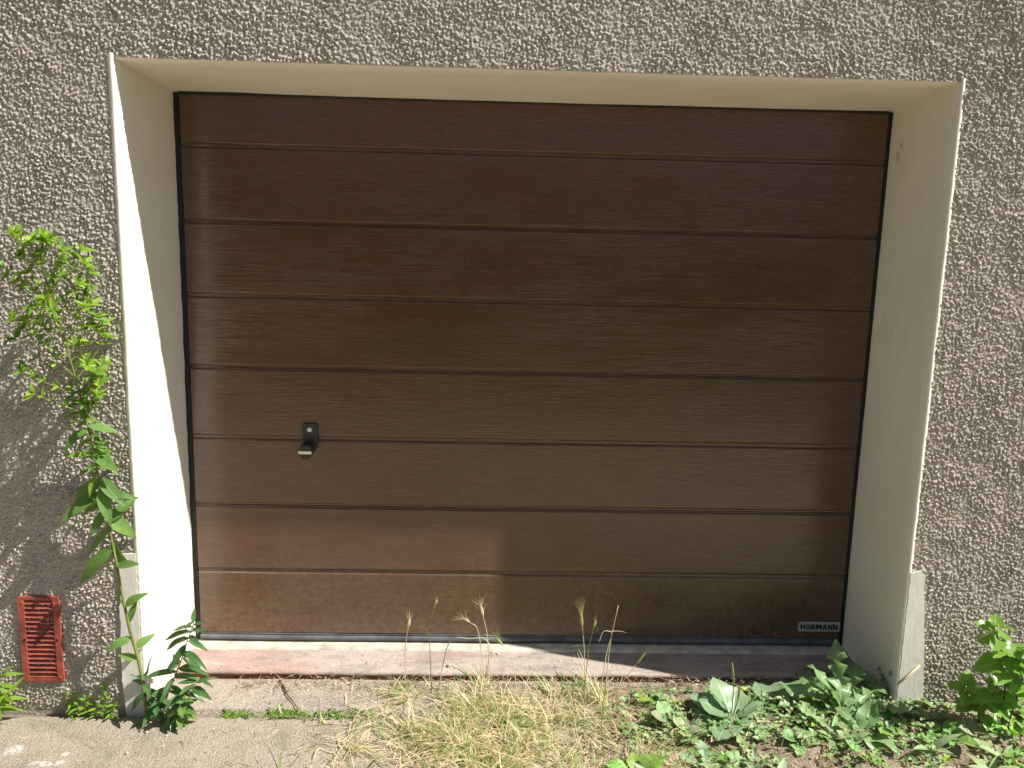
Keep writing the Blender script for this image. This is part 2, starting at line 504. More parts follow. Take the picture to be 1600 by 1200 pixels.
# ------------------------------------------------------------------ ground
v, f = box_vf(-300, 300, -300, 60, -0.6, -0.20)
tag(mesh_obj('ground', v, f, M['soil']), None, None, kind='structure')
def slab(name, x0, x1, y0, y1, z, mat, amp, step=0.02, thick=0.12, seed=3, fade=None):
    nx = max(2, int((x1 - x0) / step)); ny = max(2, int((y1 - y0) / step))
    X, Y = np.meshgrid(np.linspace(x0, x1, nx + 1), np.linspace(y0, y1, ny + 1))
    ex = 0.012 * (fbm(X * 9, Y * 9 + 3, 3, seed + 5) - 0.45)
    Z = z + amp * (fbm(X * 3, Y * 3, 5, seed) - 0.47) * 2
    edge = np.minimum.reduce([X - x0, x1 - X, Y - y0, y1 - Y])
    Z = Z - 0.008 * np.clip(1 - (edge + ex) / 0.022, 0, 1) ** 2
    V = np.stack([X, Y, Z], -1).reshape(-1, 3)
    i = np.arange((nx + 1) * (ny + 1)).reshape(ny + 1, nx + 1)
    Q = np.stack([i[:-1, :-1], i[:-1, 1:], i[1:, 1:], i[1:, :-1]], -1).reshape(-1, 4)
    # skirt
    ring = np.concatenate([i[0, :], i[1:, -1], i[-1, -2::-1], i[-2:0:-1, 0]])
    low = V[ring].copy(); low[:, 2] = z - thick
    n0 = len(V); V = np.concatenate([V, low]); k = np.arange(len(ring)); k2 = (k + 1) % len(ring)
    Q = np.concatenate([Q, np.stack([ring[k2], ring[k], n0 + k, n0 + k2], -1)])
    return big_mesh(name, V, Q, mat)
tag(slab('pavement', -7, 7, -0.95, -0.012, 0.0, M['pavement'], 0.004, 0.02, 0.3), None, None, kind='structure')
tag(slab('bounce_yard', -16, 16, -3.7, -0.958, -0.012, M['bounce_yard'], 0.012, 0.08, 0.3), None, None, kind='structure')  # unseen ground, added pale to bounce sunlight into the door opening
tag(slab('lawn', -30, 30, -14.0, -3.712, -0.02, M['lawn'], 0.03, 0.25, 0.3), None, None, kind='structure')
tag(slab('apron', AL + 0.004, AR - 0.004, 0.014, 0.225, 0.004, M['apron'], 0.003, 0.012, 0.12, seed=9), None, None, kind='structure')
v, f = box_vf(-7, 7, -0.05, 0.26, -0.20, -0.014)
tag(mesh_obj('joint_soil', v, f, M['soil']), None, None, kind='structure')

def soil_z(x, y):
    """height of the soil bank that has built up against the wall on the right"""
    x = np.asarray(x, dtype=np.float64); y = np.asarray(y, dtype=np.float64)
    wx = np.clip((x - 0.10 + 0.45 * (fbm(x * 4, y * 4, 3, 21) - 0.45)) / 0.5, 0, 1)
    wy = np.clip((y + 0.30 + 0.28 * (fbm(x * 5, y * 5, 3, 31) - 0.45)) / 0.16, 0, 1)
    rise = 0.028 + 0.035 * np.clip((x - 0.6) / 0.9, 0, 1) * np.clip((y + 0.25) / 0.25, 0, 1)
    return -0.024 + 0.018 * np.clip(wx * wy * 5, 0, 1) + rise * wx * wy * (0.55 + 0.9 * fbm(x * 9, y * 9, 4, 41))
def soil_mesh():
    nx, ny = 250, 72
    X, Y = np.meshgrid(np.linspace(-0.2, 2.8, nx + 1), np.linspace(-0.62, 0.24, ny + 1))
    Z = soil_z(X, Y)
    Z = np.where(Y > 0.16, Z * 1.0 - 0.02 * (Y - 0.16) / 0.06, Z)
    V = np.stack([X, Y, Z], -1).reshape(-1, 3)
    i = np.arange((nx + 1) * (ny + 1)).reshape(ny + 1, nx + 1)
    Q = np.stack([i[:-1, :-1], i[:-1, 1:], i[1:, 1:], i[1:, :-1]], -1).reshape(-1, 4)
    return big_mesh('soil', V, Q, M['soil'])
tag(soil_mesh(), None, None, kind='structure')
_gx = np.linspace(-2.2, 2.8, 501); _gy = np.linspace(-0.8, 0.4, 121)
_GZ = np.maximum(0.0, soil_z(*np.meshgrid(_gx, _gy)))
def gz(x, y):
    i = min(max((x + 2.2) / 0.01, 0), 499.999); j = min(max((y + 0.8) / 0.01, 0), 119.999)
    a, b = int(i), int(j); u, v = i - a, j - b
    return float((_GZ[b, a] * (1 - u) + _GZ[b, a + 1] * u) * (1 - v) + (_GZ[b + 1, a] * (1 - u) + _GZ[b + 1, a + 1] * u) * v)

# ------------------------------------------------------------------ house wall
wall = thing('house_wall', 'grey brown roughcast house wall around the cream garage opening', 'wall', (0, 0.2, 0))
WL = parent_loc(wall)
def roughcast():
    s = 0.0025
    def heights(X, Z):
        h = np.zeros_like(X)
        for cell, hmin, hmax, rmin, rmax, seed in ((0.0092, .0030, .0082, .0034, .0066, 1), (0.0066, .0012, .0050, .0026, .0044, 77), (0.0050, .0006, .0028, .0020, .0032, 177)):
            cx = np.floor(X / cell).astype(np.int64); cz = np.floor(Z / cell).astype(np.int64)
            for a in (-1, 0, 1):
                for b in (-1, 0, 1):
                    ux = cx + a; uz = cz + b
                    px = (ux + hash2(ux, uz, seed)) * cell; pz = (uz + hash2(ux, uz, seed + 1)) * cell
                    r = rmin + (rmax - rmin) * hash2(ux, uz, seed + 2)
                    hh = (hmin + (hmax - hmin) * hash2(ux, uz, seed + 3)) * np.where(hash2(ux, uz, seed + 6) < 0.16, 0.1, 1.0)
                    st = 0.85 + 0.3 * hash2(ux, uz, seed + 4)
                    d2 = (((X - px) * st) ** 2 + ((Z - pz) / st) ** 2) / (r * r)
                    h = np.maximum(h, hh * np.clip(1 - d2, 0, 1) ** 0.85)
        h = h * (0.50 + 1.35 * fbm(X * 16, Z * 16, 3, 5))
        h = h * (0.72 + 0.56 * fbm(X * 2.2, Z * 2.2, 2, 61)) + 0.003 * fbm(X * 5, Z * 5, 2, 9)
        return h
    xa = np.arange(-1.98, 1.98 + s, s); za = np.arange(-0.03, 2.36, s)
    X, Z = np.meshgrid(xa, za)
    X = X + s * 0.35 * (hash2(np.round(X / s).astype(np.int64), np.round(Z / s).astype(np.int64), 5) - 0.5)
    H = heights(X, Z)
    H = H * np.clip((Z - 0.01) / 0.03 + 0.35, 0.2, 1)
    V = np.stack([X, -H - WL.y, Z], -1).reshape(-1, 3)
    i = np.arange(X.size).reshape(X.shape)
    Q = np.stack([i[:-1, :-1], i[:-1, 1:], i[1:, 1:], i[1:, :-1]], -1)
    cx = (X[:-1, :-1] + X[1:, 1:]) / 2; cz = (Z[:-1, :-1] + Z[1:, 1:]) / 2
    wob = 0.004 * (fbm(cx * 30, cz * 30, 2, 8) - 0.45)
    keep = ~((cx > AL - 0.015 + wob) & (cx < AR + 0.014 + wob) & (cz < ZF + 0.001 + 0.6 * wob))
    Q = Q[keep]
    used = np.unique(Q); remap = np.full(len(V), -1); remap[used] = np.arange(len(used))
    big_mesh('roughcast', V[used], remap[Q], M['roughcast'], wall)
roughcast()
# masonry behind, and the rest of the facade beyond the near part
box('masonry', (-6.5, AL - 0.006, 0.006, 0.5, -0.2, 5.2), M['roughcast'], wall)
box('masonry', (AR + 0.006, 6.5, 0.006, 0.5, -0.2, 5.2), M['roughcast'], wall)
box('masonry', (AL - 0.006, AR + 0.006, 0.006, 0.5, ZF + 0.004, 5.2), M['roughcast'], wall)
def coarse(x0, x1, z0, z1):
    s = 0.012
    X, Z = np.meshgrid(np.linspace(x0, x1, int((x1 - x0) / s) + 1), np.linspace(z0, z1, int((z1 - z0) / s) + 1))
    H = 0.006 * hash2(np.round(X / s).astype(np.int64), np.round(Z / s).astype(np.int64), 4)
    V = np.stack([X, -H - WL.y, Z], -1).reshape(-1, 3)
    i = np.arange(X.size).reshape(X.shape)
    big_mesh('roughcast', V, np.stack([i[:-1, :-1], i[:-1, 1:], i[1:, 1:], i[1:, :-1]], -1).reshape(-1, 4), M['roughcast'], wall)
coarse(-6.5, -1.98, -0.03, 5.2); coarse(1.98, 6.5, -0.03, 5.2); coarse(-1.98, 1.98, 2.36, 5.2)

def swept(name, prof, path_n, mapf, mat, parent):
    """profile (list of 2d points) swept along path_n steps; mapf(profile point, step 0..1, index) -> world point"""
    n = len(prof); V = []
    for k in range(path_n + 1):
        for j, p in enumerate(prof):
            V.append(mapf(p, k / path_n, j))
    F = []
    for k in range(path_n):
        for j in range(n - 1):
            F.append((k * n + j, k * n + j + 1, (k + 1) * n + j + 1, (k + 1) * n + j))
    o = mesh_obj(name, V, F, mat, parent, smooth=True)
    o.data.polygons.foreach_set('use_smooth', np.ones(len(o.data.polygons), dtype=bool))
    return o
# jambs: a strip on the face, a rounded arris, the reveal
def jamb(sgn):
    xf, xb = (AL, BL) if sgn < 0 else (AR, BR)
    strip = 0.017 if sgn < 0 else 0.016
    r = 0.006
    yf = -0.0095
    prof = [(xf + sgn * strip, 0.012), (xf + sgn * strip, yf + 0.006), (xf + sgn * (strip - 0.001), yf + 0.0045), (xf + sgn * r, yf),
            (xf + sgn * r * 0.3, yf + r * 0.3), (xf, yf + r)]
    for q in range(1, 10):
        prof.append((xf + (xb - xf) * q / 9, yf + r + (DY + 0.05 - yf - r) * q / 9))
    if sgn > 0: prof = prof[::-1]
    ztop = ZF + 0.012
    def mp(p, t, j):
        z = -0.05 + (ztop + 0.05) * t
        front = p[1] < 0.02
        w = (fbm(np.array(z * 11), np.array(sgn * 3.0 + 9), 3, 3) - 0.45) * (0.0025 if front else 0.0022)
        w2 = (fbm(np.array(z * 40), np.array(sgn * 7.0 + 2), 2, 13) - 0.4) * (0.0045 if abs(p[0] - xf) > 0.9 * strip else 0.0008)
        return (p[0] + float(w) + float(w2), p[1] + float(w) * 0.3, z)
    swept('jamb', prof, 120, mp, M['cream'], wall)
jamb(-1); jamb(1)
def soffit():
    prof = [(0.004, ZF + 0.02), (0.0005, ZF + 0.004), (0.001, ZF + 0.001), (0.004, ZF - 0.001)]
    for q in range(1, 8):
        prof.append((0.004 + (DY + 0.05 - 0.004) * q / 7, ZF - 0.001 + (ZB - ZF) * q / 7))
    def mp(p, t, j):
        x = AL - 0.012 + (AR - AL + 0.022) * t
        w = float(fbm(np.array(x * 6), np.array(j * 0.2), 3, 23) - 0.45) * 0.004
        return (x, p[0], p[1] + w - 0.004 * math.sin(math.pi * t))
    swept('soffit', prof[::-1], 80, mp, M['cream'], wall)
soffit()
def patch(pts, y0, seed):
    """flat plaster patch with a ragged outline"""
    R = random.Random(seed); out = []
    n = len(pts)
    for k in range(n):
        a, b = Vector(pts[k]), Vector(pts[(k + 1) % n])
        m = max(1, int((b - a).length / 0.012))
        for q in range(m):
            p = a.lerp(b, q / m); out.append((p.x + R.uniform(-.0018, .0018), p.y + R.uniform(-.0018, .0018)))
    N = len(out)
    V = [(x, y0, z) for x, z in out] + [(x, 0.004, z) for x, z in out]
    F = [tuple(range(N))] + [(k, k + N, (k + 1) % N + N, (k + 1) % N) for k in range(N)]
    return mesh_obj('plaster_patch', V, F, M['patch'], wall)
p0 = on_y(1442, 892, 0); p1 = on_y(1438, 1070, 0)
patch([(AR + 0.009, -0.02), (p1.x + .012, -0.02), (p1.x + .006, p1.z), (p0.x + .002, p0.z - .01), (p0.x - .012, p0.z + .004), (AR + 0.010, p0.z - .004)], -0.0105, 3)
p0 = on_y(187, 864, 0)
patch([(AL - 0.011, -0.02), (AL - 0.011, p0.z + .004), (p0.x + .008, p0.z), (p0.x - .001, p0.z - .03), (p0.x - .012, 0.13), (p0.x - .004, -0.02)], -0.0105, 4)

# ------------------------------------------------------------------ sill under the door
sill = thing('door_sill', 'worn red painted concrete sill with pale mortar strip under the garage door', 'sill', (0, 0.3, 0))
def strip(name, prof, mat, x0=BL - 0.03, x1=BR + 0.03, amp=0.004, parent=None, n=160, seed=0):
    def mp(p, t, j):
        x = x0 + (x1 - x0) * t
        w = float(fbm(np.array(x * 13), np.array(j * 3.1 + seed), 4, 17 + seed) - 0.46) * 2 * amp
        return (x, p[0] + w, p[1] + w * 0.6)
    return swept(name, prof, n, mp, mat, parent)
strip('red_ledge', [(0.232, 0.020), (0.212, 0.021), (0.209, 0.024), (0.211, 0.032), (0.219, SILL - 0.003), (0.232, SILL), (0.30, SILL + 0.003), (0.38, SILL + 0.004), (0.46, SILL + 0.004)], M['sill'], amp=0.004, parent=sill)
strip('brick_course', [(0.219, -0.03), (0.218, 0.010), (0.221, 0.0225)], M['brick'], amp=0.004, parent=sill, seed=2)
strip('mortar_strip', [(0.352, SILL - 0.004), (0.356, SILL + 0.008), (0.365, SILL + 0.012), (0.44, SILL + 0.013)], M['mortar'], amp=0.003, parent=sill, seed=4)

# ------------------------------------------------------------------ garage door
door = thing('garage_door', 'brown ribbed wood grain garage door with black handle and pale badge', 'garage door', (0, DY, SILL))
SEAM = [0.3163 + 0.25 * k for k in range(7)]           # lower lines of the grooves, from below
GR = 0.016                                             # groove width
DX0, DX1 = BL + 0.020, BR - 0.017
edges = [0.083] + [q + GR for q in SEAM] + [ZB - 0.004]
def panel(z0, z1, first, last, joint_top):
    """one board: flat face, rolled top and bottom edge, half of the groove above"""
    P = []
    g = 0.0060
    if first: P += [(z0, 0.012), (z0, 0.002), (z0 + 0.002, 0)]
    else:     P += [(z0 - 0.0035, g + 0.0005), (z0 - 0.0028, g - 0.0004), (z0 + 0.0016, 0.0012), (z0 + 0.0034, 0.0002), (z0 + 0.0055, 0)]
    zt = z1 - GR
    if last:  P += [(z1, 0)]
    else:
        P += [(zt - 0.0055, 0), (zt - 0.0030, 0.0003), (zt - 0.0012, 0.0015), (zt + 0.0022, g - 0.0006), (zt + 0.0032, g)]
        if joint_top: P += [(z1 - 0.0105, g), (z1 - 0.0102, g + 0.006), (z1 - 0.0078, g + 0.006), (z1 - 0.0075, g), (z1 - 0.0035, g)]
        else: P += [(z1 - 0.0035, g)]
    n = len(P); V = []; NX = 24
    for k in range(NX + 1):
        x = DX0 + (DX1 - DX0) * k / NX
        for (z, y) in P: V.append((x, DY + y, z))
    F = [(k * n + j, (k + 1) * n + j, (k + 1) * n + j + 1, k * n + j + 1) for k in range(NX) for j in range(n - 1)]
    # returns at both ends
    for k in (0, NX):
        s = len(V); x = DX0 if k == 0 else DX1
        for (z, y) in P: V.append((x, DY + 0.035, z))
        for j in range(n - 1):
            a, b = k * n + j, k * n + j + 1
            F.append((a, b, s + j + 1, s + j) if k == 0 else (b, a, s + j, s + j + 1))
    o = mesh_obj('panel', V, F, M['door'], door)
    return o
for k in range(8):
    panel(edges[k], edges[k + 1], k == 0, k == 7, k in (1, 3, 5))
# dark weather strips at the sides and the top, rubber seal below
box('side_seal', (BL - 0.008, BL + 0.0185, DY + 0.008, DY + 0.05, SILL + 0.004, ZB), M['black'], door, 0.003)
box('side_seal', (BR - 0.0155, BR + 0.008, DY + 0.008, DY + 0.05, SILL + 0.004, ZB), M['black'], door, 0.003)
box('top_seal', (BL + 0.019, BR - 0.016, DY - 0.004, DY + 0.05, ZB - 0.007, ZB + 0.02), M['black'], door, 0.003)
def bottom_seal():
    prof = [(DY + 0.03, 0.0825), (DY + 0.002, 0.0825), (DY - 0.001, 0.080), (DY - 0.001, 0.0775), (DY + 0.004, 0.0765), (DY - 0.005, 0.0735), (DY - 0.009, 0.069), (DY - 0.0095, 0.064), (DY - 0.008, 0.059), (DY - 0.002, 0.0555), (DY + 0.004, 0.0545), (DY + 0.004, 0.046), (DY + 0.004, SILL)]
    def mp(p, t, j):
        x = BL + 0.019 + (BR - BL - 0.035) * t
        return (x, p[0] + 0.0015 * math.sin(x * 9) , p[1] + 0.001 * math.sin(x * 4 + 1))
    swept('bottom_seal', prof[::-1], 60, mp, M['seal'], door)
bottom_seal()
# handle: rounded plate, screw, turning knob with bright grip bar
HC = on_y(484, 686, DY)
def rounded_rect(cx, cz, w, h, r, seg=5):
    out = []
    for (sx, sz, a0) in ((1, 1, 0), (-1, 1, 90), (-1, -1, 180), (1, -1, 270)):
        for k in range(seg + 1):
            a = math.radians(a0 + 90 * k / seg)
            out.append((cx + sx * (w / 2 - r) + r * math.cos(a), cz + sz * (h / 2 - r) + r * math.sin(a)))
    return out
def prism(name, outline, y_front, y_back, mat, parent, inset=0.0015):
    n = len(outline)
    cx = sum(p[0] for p in outline) / n; cz = sum(p[1] for p in outline) / n
    V = []
    for (yy, s) in ((y_back, 0), (y_front + inset, 0), (y_front + inset * 0.3, inset * 0.4), (y_front, inset)):
        for (x, z) in outline:
            d = Vector((x - cx, z - cz)); L = d.length or 1
            d = d * max(0, (L - s) / L); V.append((cx + d.x, yy, cz + d.y))
    F = []
    for k in range(3):
        for j in range(n):
            j2 = (j + 1) % n
            F.append((k * n + j, (k + 1) * n + j, (k + 1) * n + j2, k * n + j2))
    F.append(tuple(3 * n + j for j in range(n - 1, -1, -1)))
    F = [tuple(reversed(q)) for q in F]
    return mesh_obj(name, V, F, mat, parent)
handle = thing('handle', None, None, (0, 0, 0)); handle.parent = door
handle.location = Vector((HC.x, DY, HC.z)) - parent_loc(door)
prism('plate', rounded_rect(HC.x + 0.002, HC.z + 0.016, 0.056, 0.086, 0.010), DY - 0.009, DY + 0.002, M['plastic'], handle, 0.003)
circ = lambda cx, cz, r, n=24: [(cx + r * math.cos(2 * math.pi * k / n), cz + r * math.sin(2 * math.pi * k / n)) for k in range(n)]
prism('screw', circ(HC.x + 0.002, HC.z + 0.036, 0.0085, 16), DY - 0.0115, DY - 0.009, M['chrome'], handle, 0.001)
KX, KZ = HC.x - 0.006, HC.z - 0.034
v, f = tube_vf([(KX, DY - 0.001, KZ + 0.006), (KX, DY - 0.014, KZ + 0.005), (KX, DY - 0.03, KZ + 0.002)], [0.024, 0.022, 0.018], 24)
mesh_obj('shaft', v, f, M['plastic'], handle, smooth=False)
knob = prism('knob', circ(KX, KZ, 0.0265, 32), DY - 0.056, DY - 0.030, M['plastic'], handle, 0.004)
prism('grip_bar', rounded_rect(KX, KZ - 0.001, 0.046, 0.011, 0.003), DY - 0.0595, DY - 0.0555, M['chrome'], handle, 0.001)
# badge
B0 = on_y(1246, 986, DY); B1 = on_y(1313, 972, DY)
badge = prism('badge', rounded_rect((B0.x + B1.x) / 2, (B0.z + B1.z) / 2, B1.x - B0.x, B1.z - B0.z, 0.0015, 2), DY - 0.0022, DY + 0.0005, M['badge'], door, 0.0006)
badge['label'] = 'pale rectangular badge with black capital lettering'
def lettering(text, cx, cz, w, h, y):
    """heavy block capitals built from strokes on a 10 x 10 grid"""
    def bar(x0, z0, x1, z1, t): # stroke with horizontal thickness t
        return [(x0 - t / 2, z0), (x0 + t / 2, z0), (x1 + t / 2, z1), (x1 - t / 2, z1)]
    def rect(x0, z0, x1, z1): return [(x0, z0), (x1, z0), (x1, z1), (x0, z1)]
    def ring(cx, cz, rx, rz, t, a0=0, a1=360, n=16):
        out = []
        for k in range(n):
            q0, q1 = math.radians(a0 + (a1 - a0) * k / n), math.radians(a0 + (a1 - a0) * (k + 1) / n)
            P = lambda q, r: (cx + (rx - r) * math.cos(q), cz + (rz - r) * math.sin(q))
            out.append([P(q0, t), P(q0, 0), P(q1, 0), P(q1, t)])
        return out
    T = 3.0
    G = {'H': (10, [rect(0, 0, T, 10), rect(7, 0, 10, 10), rect(T, 3.9, 7, 6.3)]),
         'Ö': (11, ring(5.5, 4.3, 5.5, 4.6, 2.5) + [rect(2.6, 9.3, 4.6, 10.9), rect(6.4, 9.3, 8.4, 10.9)]),
         'R': (10, [rect(0, 0, T, 10), rect(T, 7.9, 5.9, 10), rect(T, 3.4, 5.9, 5.5)] + ring(5.9, 6.7, 3.7, 3.3, 2.2, -90, 90, 8) + [bar(8.2, 0, 5.6, 3.6, 3.4)]),
         'M': (13, [rect(0, 0, 2.8, 10), rect(10.2, 0, 13, 10), bar(6.5, 2.2, 2.3, 10, 3.4), bar(6.5, 2.2, 10.7, 10, 3.4)]),
         'A': (11.5, [bar(1.5, 0, 5.3, 10, 3.0), bar(10, 0, 6.2, 10, 3.0), rect(3.2, 2.0, 8.3, 4.0)]),
         'N': (10.5, [rect(0, 0, 2.8, 10), rect(7.7, 0, 10.5, 10), bar(8.6, 0, 1.9, 10, 3.4)])}
    V, F, x = [], [], 0.0
    for ch in text:
        adv, polys = G[ch]
        for j, pl in enumerate(polys):
            b = len(V)
            for (a, c) in pl: V.append((x + a, -0.00002 * j, c))
            F.append((b, b + 1, b + 2, b + 3))
        x += adv + 1.4
    V = np.array(V); x -= 1.4
    W = np.stack([cx + (V[:, 0] / x - 0.5) * w, y + V[:, 1], cz + (V[:, 2] / 10 - 0.5) * h], -1)
    n = len(W)
    W = np.concatenate([W, W + np.array([0, 0.0006, 0])])          # real thickness
    for q in list(F):
        for k in range(4): F.append((q[k], q[k] + n, q[(k + 1) % 4] + n, q[(k + 1) % 4]))
    return mesh_obj('lettering', W, F, M['ink'], badge)
lettering('HÖRMANN', (B0.x + B1.x) / 2, (B0.z + B1.z) / 2 - 0.0008, (B1.x - B0.x) * 0.88, (B1.z - B0.z) * 0.56, DY - 0.0030)

# ------------------------------------------------------------------ vent grille on the left
v0 = on_y(29, 1064, 0); v1 = on_y(103, 930, 0)
VX0, VX1, VZ0, VZ1 = -1.620, -1.490, v0.z + 0.004, v1.z
vent = thing('vent_grille', 'red brown louvred plastic vent grille low on the wall', 'vent', ((VX0 + VX1) / 2, 0, VZ0))
fw = 0.021
def frame_ring():
    V, F = [], []
    outer = rounded_rect((VX0 + VX1) / 2, (VZ0 + VZ1) / 2, VX1 - VX0, VZ1 - VZ0, 0.006, 2)
    inner = rounded_rect((VX0 + VX1) / 2, (VZ0 + VZ1) / 2, VX1 - VX0 - 2 * fw, VZ1 - VZ0 - 2 * fw * 0.62, 0.002, 2)
    n = len(outer)
    for y, ol, s in ((0.0, outer, 1), (-0.012, outer, 1), (-0.014, outer, .985), (-0.014, inner, 1.02), (-0.013, inner, 1), (0.0, inner, 1)):
        cx, cz = (VX0 + VX1) / 2, (VZ0 + VZ1) / 2
        for x, z in ol: V.append((cx + (x - cx) * s, y, cz + (z - cz) * s))
    for k in range(5):
        for j in range(n):
            j2 = (j + 1) % n; F.append((k * n + j, k * n + j2, (k + 1) * n + j2, (k + 1) * n + j))
    return mesh_obj('frame', V, F, M['vent'], vent)
frame_ring()
box('duct_back', (VX0 + 0.012, VX1 - 0.012, -0.0035, -0.001, VZ0 + 0.008, VZ1 - 0.008), M['ventdark'], vent)
ns = 17; zz0, zz1 = VZ0 + fw * 0.62, VZ1 - fw * 0.62
pitch = (zz1 - zz0) / ns
sme = None
for k in range(ns):
    z = zz0 + pitch * (k + 0.5)
    if sme is None:
        # sloping louvre blade, built about its own centre
        hw = (VX1 - VX0) / 2 - fw + 0.001
        pr = [(-0.0130, -0.0052), (-0.0140, -0.0040), (-0.0050, 0.0052), (-0.0040, 0.0040)]
        V = [(-hw, a, b) for a, b in pr] + [(hw, a, b) for a, b in pr]
        F = [(0, 4, 5, 1), (1, 5, 6, 2), (2, 6, 7, 3), (3, 7, 4, 0), (0, 1, 2, 3), (7, 6, 5, 4)]
        sme = bpy.data.meshes.new('slat'); sme.from_pydata(V, [], F); finish(sme, M['vent'])
    o = bpy.data.objects.new('slat', sme); link(o, vent)
    o.location = Vector(((VX0 + VX1) / 2, 0, z)) - parent_loc(vent)
for (sx, sz) in ((0.88, 0.93), (0.12, 0.93), (0.12, 0.5), (0.9, 0.5), (0.91, 0.06)):
    x = VX0 + (VX1 - VX0) * sx; z = VZ0 + (VZ1 - VZ0) * sz
    prism('screw', circ(x, z, 0.0042, 10), -0.0165, -0.013, M['vent'] if sz != 0.5 else M['ventdark'], vent, 0.001)

# ------------------------------------------------------------------ unseen shed, added and kept low for its reflection in the door
def opposite():
    h = thing('added_reflection_shed', 'unseen low brown rendered shed, added for its faint reflection in the garage door', 'shed', (1, -15, -.2))
    box('wall', (-9, 11, -20, -14, -.3, 2.5), M['facade'], h)
    v = [(-9.6, -20.5, 2.45), (11.6, -20.5, 2.45), (11.6, -13.6, 2.45), (-9.6, -13.6, 2.45), (-9.6, -17, 3.6), (11.6, -17, 3.6)]
    mesh_obj('roof', v, [(0, 1, 5, 4), (2, 3, 4, 5), (0, 4, 3), (1, 2, 5), (3, 2, 1, 0)], M['tile'], h)
    for x in (-7, -4, -1, 2, 5, 8):
        wd = box('window', (x - .5, x + .5, -14.03, -13.97, .9, 1.9), M['cream'], h)
        box('pane', (x - .42, x + .42, -13.965, -13.955, .98, 1.82), M['pane'], wd)
opposite()

# ------------------------------------------------------------------ leaves
def leaf_template(wf, width, segs=7, curl=0.18, fold=0.12, wave=0.0, teeth=0.0, cols=2):
    """unit-long leaf along +Y; wf(t) is the half width profile 0..1; returns verts, faces, uv"""
    V, F, U = [], [], []
    nc = 2 * cols + 1
    for i in range(segs + 1):
        t = i / segs
        w = width * max(wf(t), 0.012)
        for j in range(nc):
            s = (j - cols) / cols
            e = 1.0 + (teeth * (1 if i % 2 else -1) if abs(s) == 1 else 0)
            x = s * w * e
            z = fold * abs(x) - curl * t * t + wave * width * math.sin(t * 9 + s * 2.0) * abs(s)
            V.append((x, t - 0.02 * teeth * abs(s), z)); U.append((0.5 + 0.5 * s * min(1, max(wf(t), .012)), t))
    for i in range(segs):
        for j in range(nc - 1):
            a = i * nc + j
            F.append((a, a + 1, a + nc + 1, a + nc))
    return V, F, U
lance = lambda t: (math.sin(math.pi * min(1, t ** 0.75)) ** 0.85) if 0.0 < t < 1 else 0.02
ovate = lambda t: (math.sin(math.pi * t ** 0.55) ** 0.8) if 0.0 < t < 1 else 0.02
def paddle(t):
    if t < 0.25: return 0.08 + 0.15 * (t / 0.25) ** 2
    q = (t - 0.25) / 0.75
    return 0.23 * (1 - q) + math.sin(math.pi * min(1, q ** 0.8)) ** 0.7 * (0.9) if q < 1 else 0.03
def lobed(t):
    if t < 0.14: return 0.09
    env = 0.30 + 0.70 * math.sin(math.pi * min(1, 0.15 + 0.75 * t))
    saw = ((t - 0.14) * 5.6) % 1.0
    if t < 0.74: return max(0.12, env * (0.22 + 0.78 * saw ** 1.2))
    q = (t - 0.74) / 0.26
    return max(0.02, env * (1 - q) ** 0.7)
def mk_mesh(name, tpl, mat):
    V, F, U = tpl
    me = bpy.data.meshes.new(name); me.from_pydata(V, [], F); finish(me, mat, U, None, True)
    return me
def frame_matrix(p, d, up, sx, sy=None):
    d = Vector(d).normalized(); up = Vector(up)
    r = d.cross(up)
    if r.length < 1e-3: r = d.cross(Vector((1, 0, 0.2)))
    r.normalize(); u = r.cross(d)
    sy = sy or sx
    m = Matrix((r * sx, d * sy, u * sy)).transposed().to_4x4()
    m.translation = p
    return m
def put_leaf(me, p, d, up, L, parent, wscale=1.0, name='leaf'):
    o = bpy.data.objects.new(name, me); link(o, parent)
    o.matrix_local = Matrix.Translation(-parent_loc(parent)) @ frame_matrix(Vector(p), d, up, L * wscale, L)
    return o
def soup_leaf(sp, tpl, p, d, up, L, col, wscale=1.0):
    m = frame_matrix(Vector(p), d, up, L * wscale, L)
    sp.add([m @ Vector(q) for q in tpl[0]], tpl[1], tpl[2], col)
def wall_safe(p, d, L, gap=0.012):
    """keep a leaf in front of the wall"""
    d = Vector(d).normalized()
    e = p.y + d.y * L
    if e > -gap:
        d.y = (-gap - p.y) / L
        d.normalize()
    return d

def lance_meshes(mat, width, n=3, **kw):
    return [mk_mesh('leaf', leaf_template(lance, width * (0.9 + 0.1 * k), 7, 0.12 + 0.14 * k, 0.25 + 0.08 * k, 0.12 * k, 0.0, 1), mat) for k in range(n)]
W_MID = lance_meshes(M['leaf_weed'], 0.165)
W_YOUNG = lance_meshes(M['leaf_young'], 0.12)
W_WILLOW = lance_meshes(M['leaf_dark'], 0.115)
T_SMALL = leaf_template(lance, 0.13, 3, 0.15, 0.25, 0, 0, 1)

